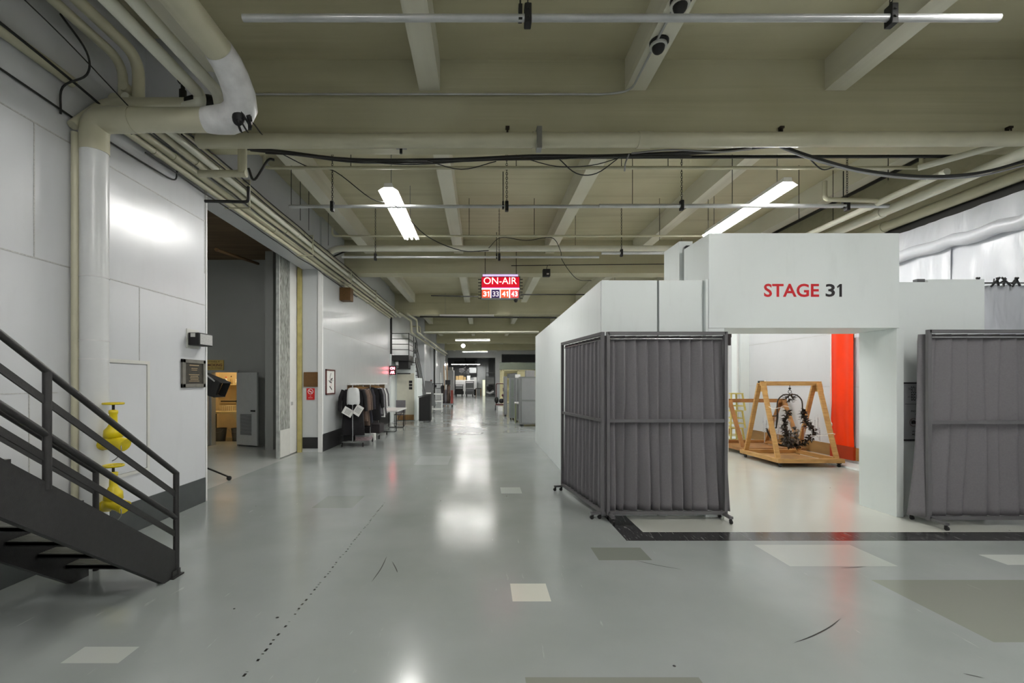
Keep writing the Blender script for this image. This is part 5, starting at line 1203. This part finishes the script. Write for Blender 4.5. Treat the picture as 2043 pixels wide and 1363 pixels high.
# ================================================================ RIGHT SIDE, FAR
def cabinet(x0, x1, y0, y1, z0, z1, m_, label, rows=2, name='cabinet', cas=True):
    t = thing(name, label, 'cabinet', ((x0 + x1) / 2, (y0 + y1) / 2, 0), 'grey wheeled flats beside the white partition')
    M().box(x0, x1, y0, y1, z0, z1).build('body', W[m_], t)
    e = .06; mb = M().box(x0, x0 + e, y0 - .015, y0, z0, z1).box(x1 - e, x1, y0 - .015, y0, z0, z1)
    for k in range(rows + 1): zz = z0 + (z1 - z0 - e) * k / rows; mb.box(x0 + e, x1 - e, y0 - .015, y0, zz, zz + e)
    mb.build('front_frame', W['greydk'] if m_ == 'greymat' else W['greymat'], t)
    if cas:
        for x in (x0 + .06, x1 - .06):
            for y in (y0 + .06, y1 - .06): M().cyl((x - .02, y, .04), (x + .02, y, .04), .04, 8).build('caster', W['black'], t)
    return t
cabinet(1.49, 2.4, 17.4, 18.2, .08, 1.92, 'greymat', 'large grey panelled cabinet half hidden by the white partition')
cabinet(1.27, 1.50, 20.4, 21.0, .09, 1.9, 'greygreen', 'narrow grey-green cabinet left of the large grey one')
cabinet(1.12, 1.27, 22.6, 23.2, .08, 2.0, 'greymat', 'slim grey flat farthest left of the grey cabinets', rows=1)
cabinet(1.45, 1.8, 19.2, 19.9, .08, 1.9, 'greydk', 'dark grey flat tucked behind the large grey cabinet', rows=1)
t = thing('hand_truck', 'dark red hand truck frame with loops standing in the far aisle', 'hand truck', (1.2, 28, 0))
M().tube(fillet([(.9, 28, .35), (.9, 28, 1.62), (1.38, 28, 1.62), (1.38, 28, .35)], .08), .03, 8).build('frame', W['redbrown'], t)
M().box(.85, 1.5, 27.7, 28.3, .28, .36).build('deck', W['redbrown'], t)
for x in (.85, 1.48): M().cyl((x - .03, 27.8, .15), (x + .03, 27.8, .15), .15, 12).build('wheel', W['black'], t)
mb = M(); random.seed(5)
for i in range(8): mb.ball((1.38 + random.uniform(-.06, .08), 27.95, .6 + i * .1), random.uniform(.07, .12), n=8, m_=5)
mb.build('strap_bundle', W['redbrown'], t); M().ball((.92, 27.95, .6), .13, .1, .2).ball((1.22, 27.9, .55), .16, .1, .15).build('bag', W['iron'], t)
tag(M().box(.98, 1.25, 26.8, 27.1, 0, .24).build('white_box', W['white']), 'small white box on the floor before the hand truck', 'box')
tag(M().cyl((1.40, 19.2, .82), (1.62, 19.2, .82), .05, 8).build('pipe_roll', W['white']), 'short white tube sticking out between the grey cabinets', 'tube')
tag(M().box(1.40, 1.46, 19.0, 19.1, 0, .8).build('green_post', mat('olive_green', C(120, 128, 96), .5)), 'olive green post between the grey cabinets', 'post')
for k, (x, y, z, w_, h_, m_, l) in enumerate([(1.42, 20.5, 1.9, .3, .2, 'greydk', 'dark grey crate on the narrow grey-green cabinet'), (1.55, 19.25, 1.9, .2, .14, 'white', 'white tub on the cabinets behind the white partition'), (1.9, 17.6, 1.92, .35, .25, 'steel', 'wire basket with clutter above the grey cabinets')]):
    tag(M().box(x - w_ / 2, x + w_ / 2, y, y + .4, z, z + h_).build('crate', W[m_]), l, 'crate')
t = thing('cream_shelf', 'cream open shelf unit with odds and ends in front of the service room', 'shelf unit', (3, 36, 0))
for x in (1.72, 2.9, 4.1): M().box(x - .05, x + .05, 35.9, 36.5, 0, 2.7).build('upright', W['creamwall'], t)
for z in (.1, 1.1, 1.95, 2.62): M().box(1.7, 4.15, 35.9, 36.5, z, z + .08).build('shelf', W['creamwall'], t)
M().box(2.95, 3.55, 35.95, 36.3, 2.03, 2.6).build('bin', W['creamwall'], t)
for k, (x, w_, h_, m_, l) in enumerate([(2.3, .5, .35, 'greydk', 'grey odds bin at the left of the cream shelf'), (2.65, .35, .4, 'steel', 'metal basket in the middle of the cream shelf'), (3.78, .42, .45, 'greygreen', 'grey-green bundle at the right of the cream shelf')]):
    tag(M().cb((x, 36.1, 2.03 + h_ / 2), w_, .3, h_).build('bin', W[m_]), l, 'bin')
# scuff lines on the floor
for k, pp in enumerate([[(1582, 1284), (1620, 1270), (1655, 1252), (1678, 1234)], [(1265, 1118), (1310, 1128), (1362, 1137)], [(1676, 1134), (1730, 1131)], [(741, 1162), (760, 1135), (772, 1110)], [(782, 1120), (790, 1135), (793, 1143)], [(1920, 1344), (1965, 1354)]]):
    q = []
    for (a, b_) in pp: Yq = 1.7 * F / (b_ - VY); q.append(Vector(((a - VX) * Yq / F, Yq, .0015)))
    q = curve(q, 5); vs = []; fs = []
    for i, p in enumerate(q):
        d = (q[min(i + 1, len(q) - 1)] - q[max(i - 1, 0)]).normalized(); s_ = Vector((d.y, -d.x, 0)) * .005 * (1 - abs(i / (len(q) - 1) * 2 - 1) ** 3); vs += [p + s_, p - s_]
    for i in range(len(q) - 1): fs.append((2 * i, 2 * i + 1, 2 * i + 3, 2 * i + 2))
    mb = M(); mb.add(vs, fs); o = mb.build('scuff_mark', W['iron']); tag(o, ['long curved dark scuff mark on the lower right floor', 'dark scuff trailing from the dark floor tile', 'short dark scuff near the pale floor patches', 'thin straight scuff in the middle of the aisle floor', 'short curved scuff beside the thin straight one', 'faint scuff at the bottom right floor edge'][k], 'scuff mark')
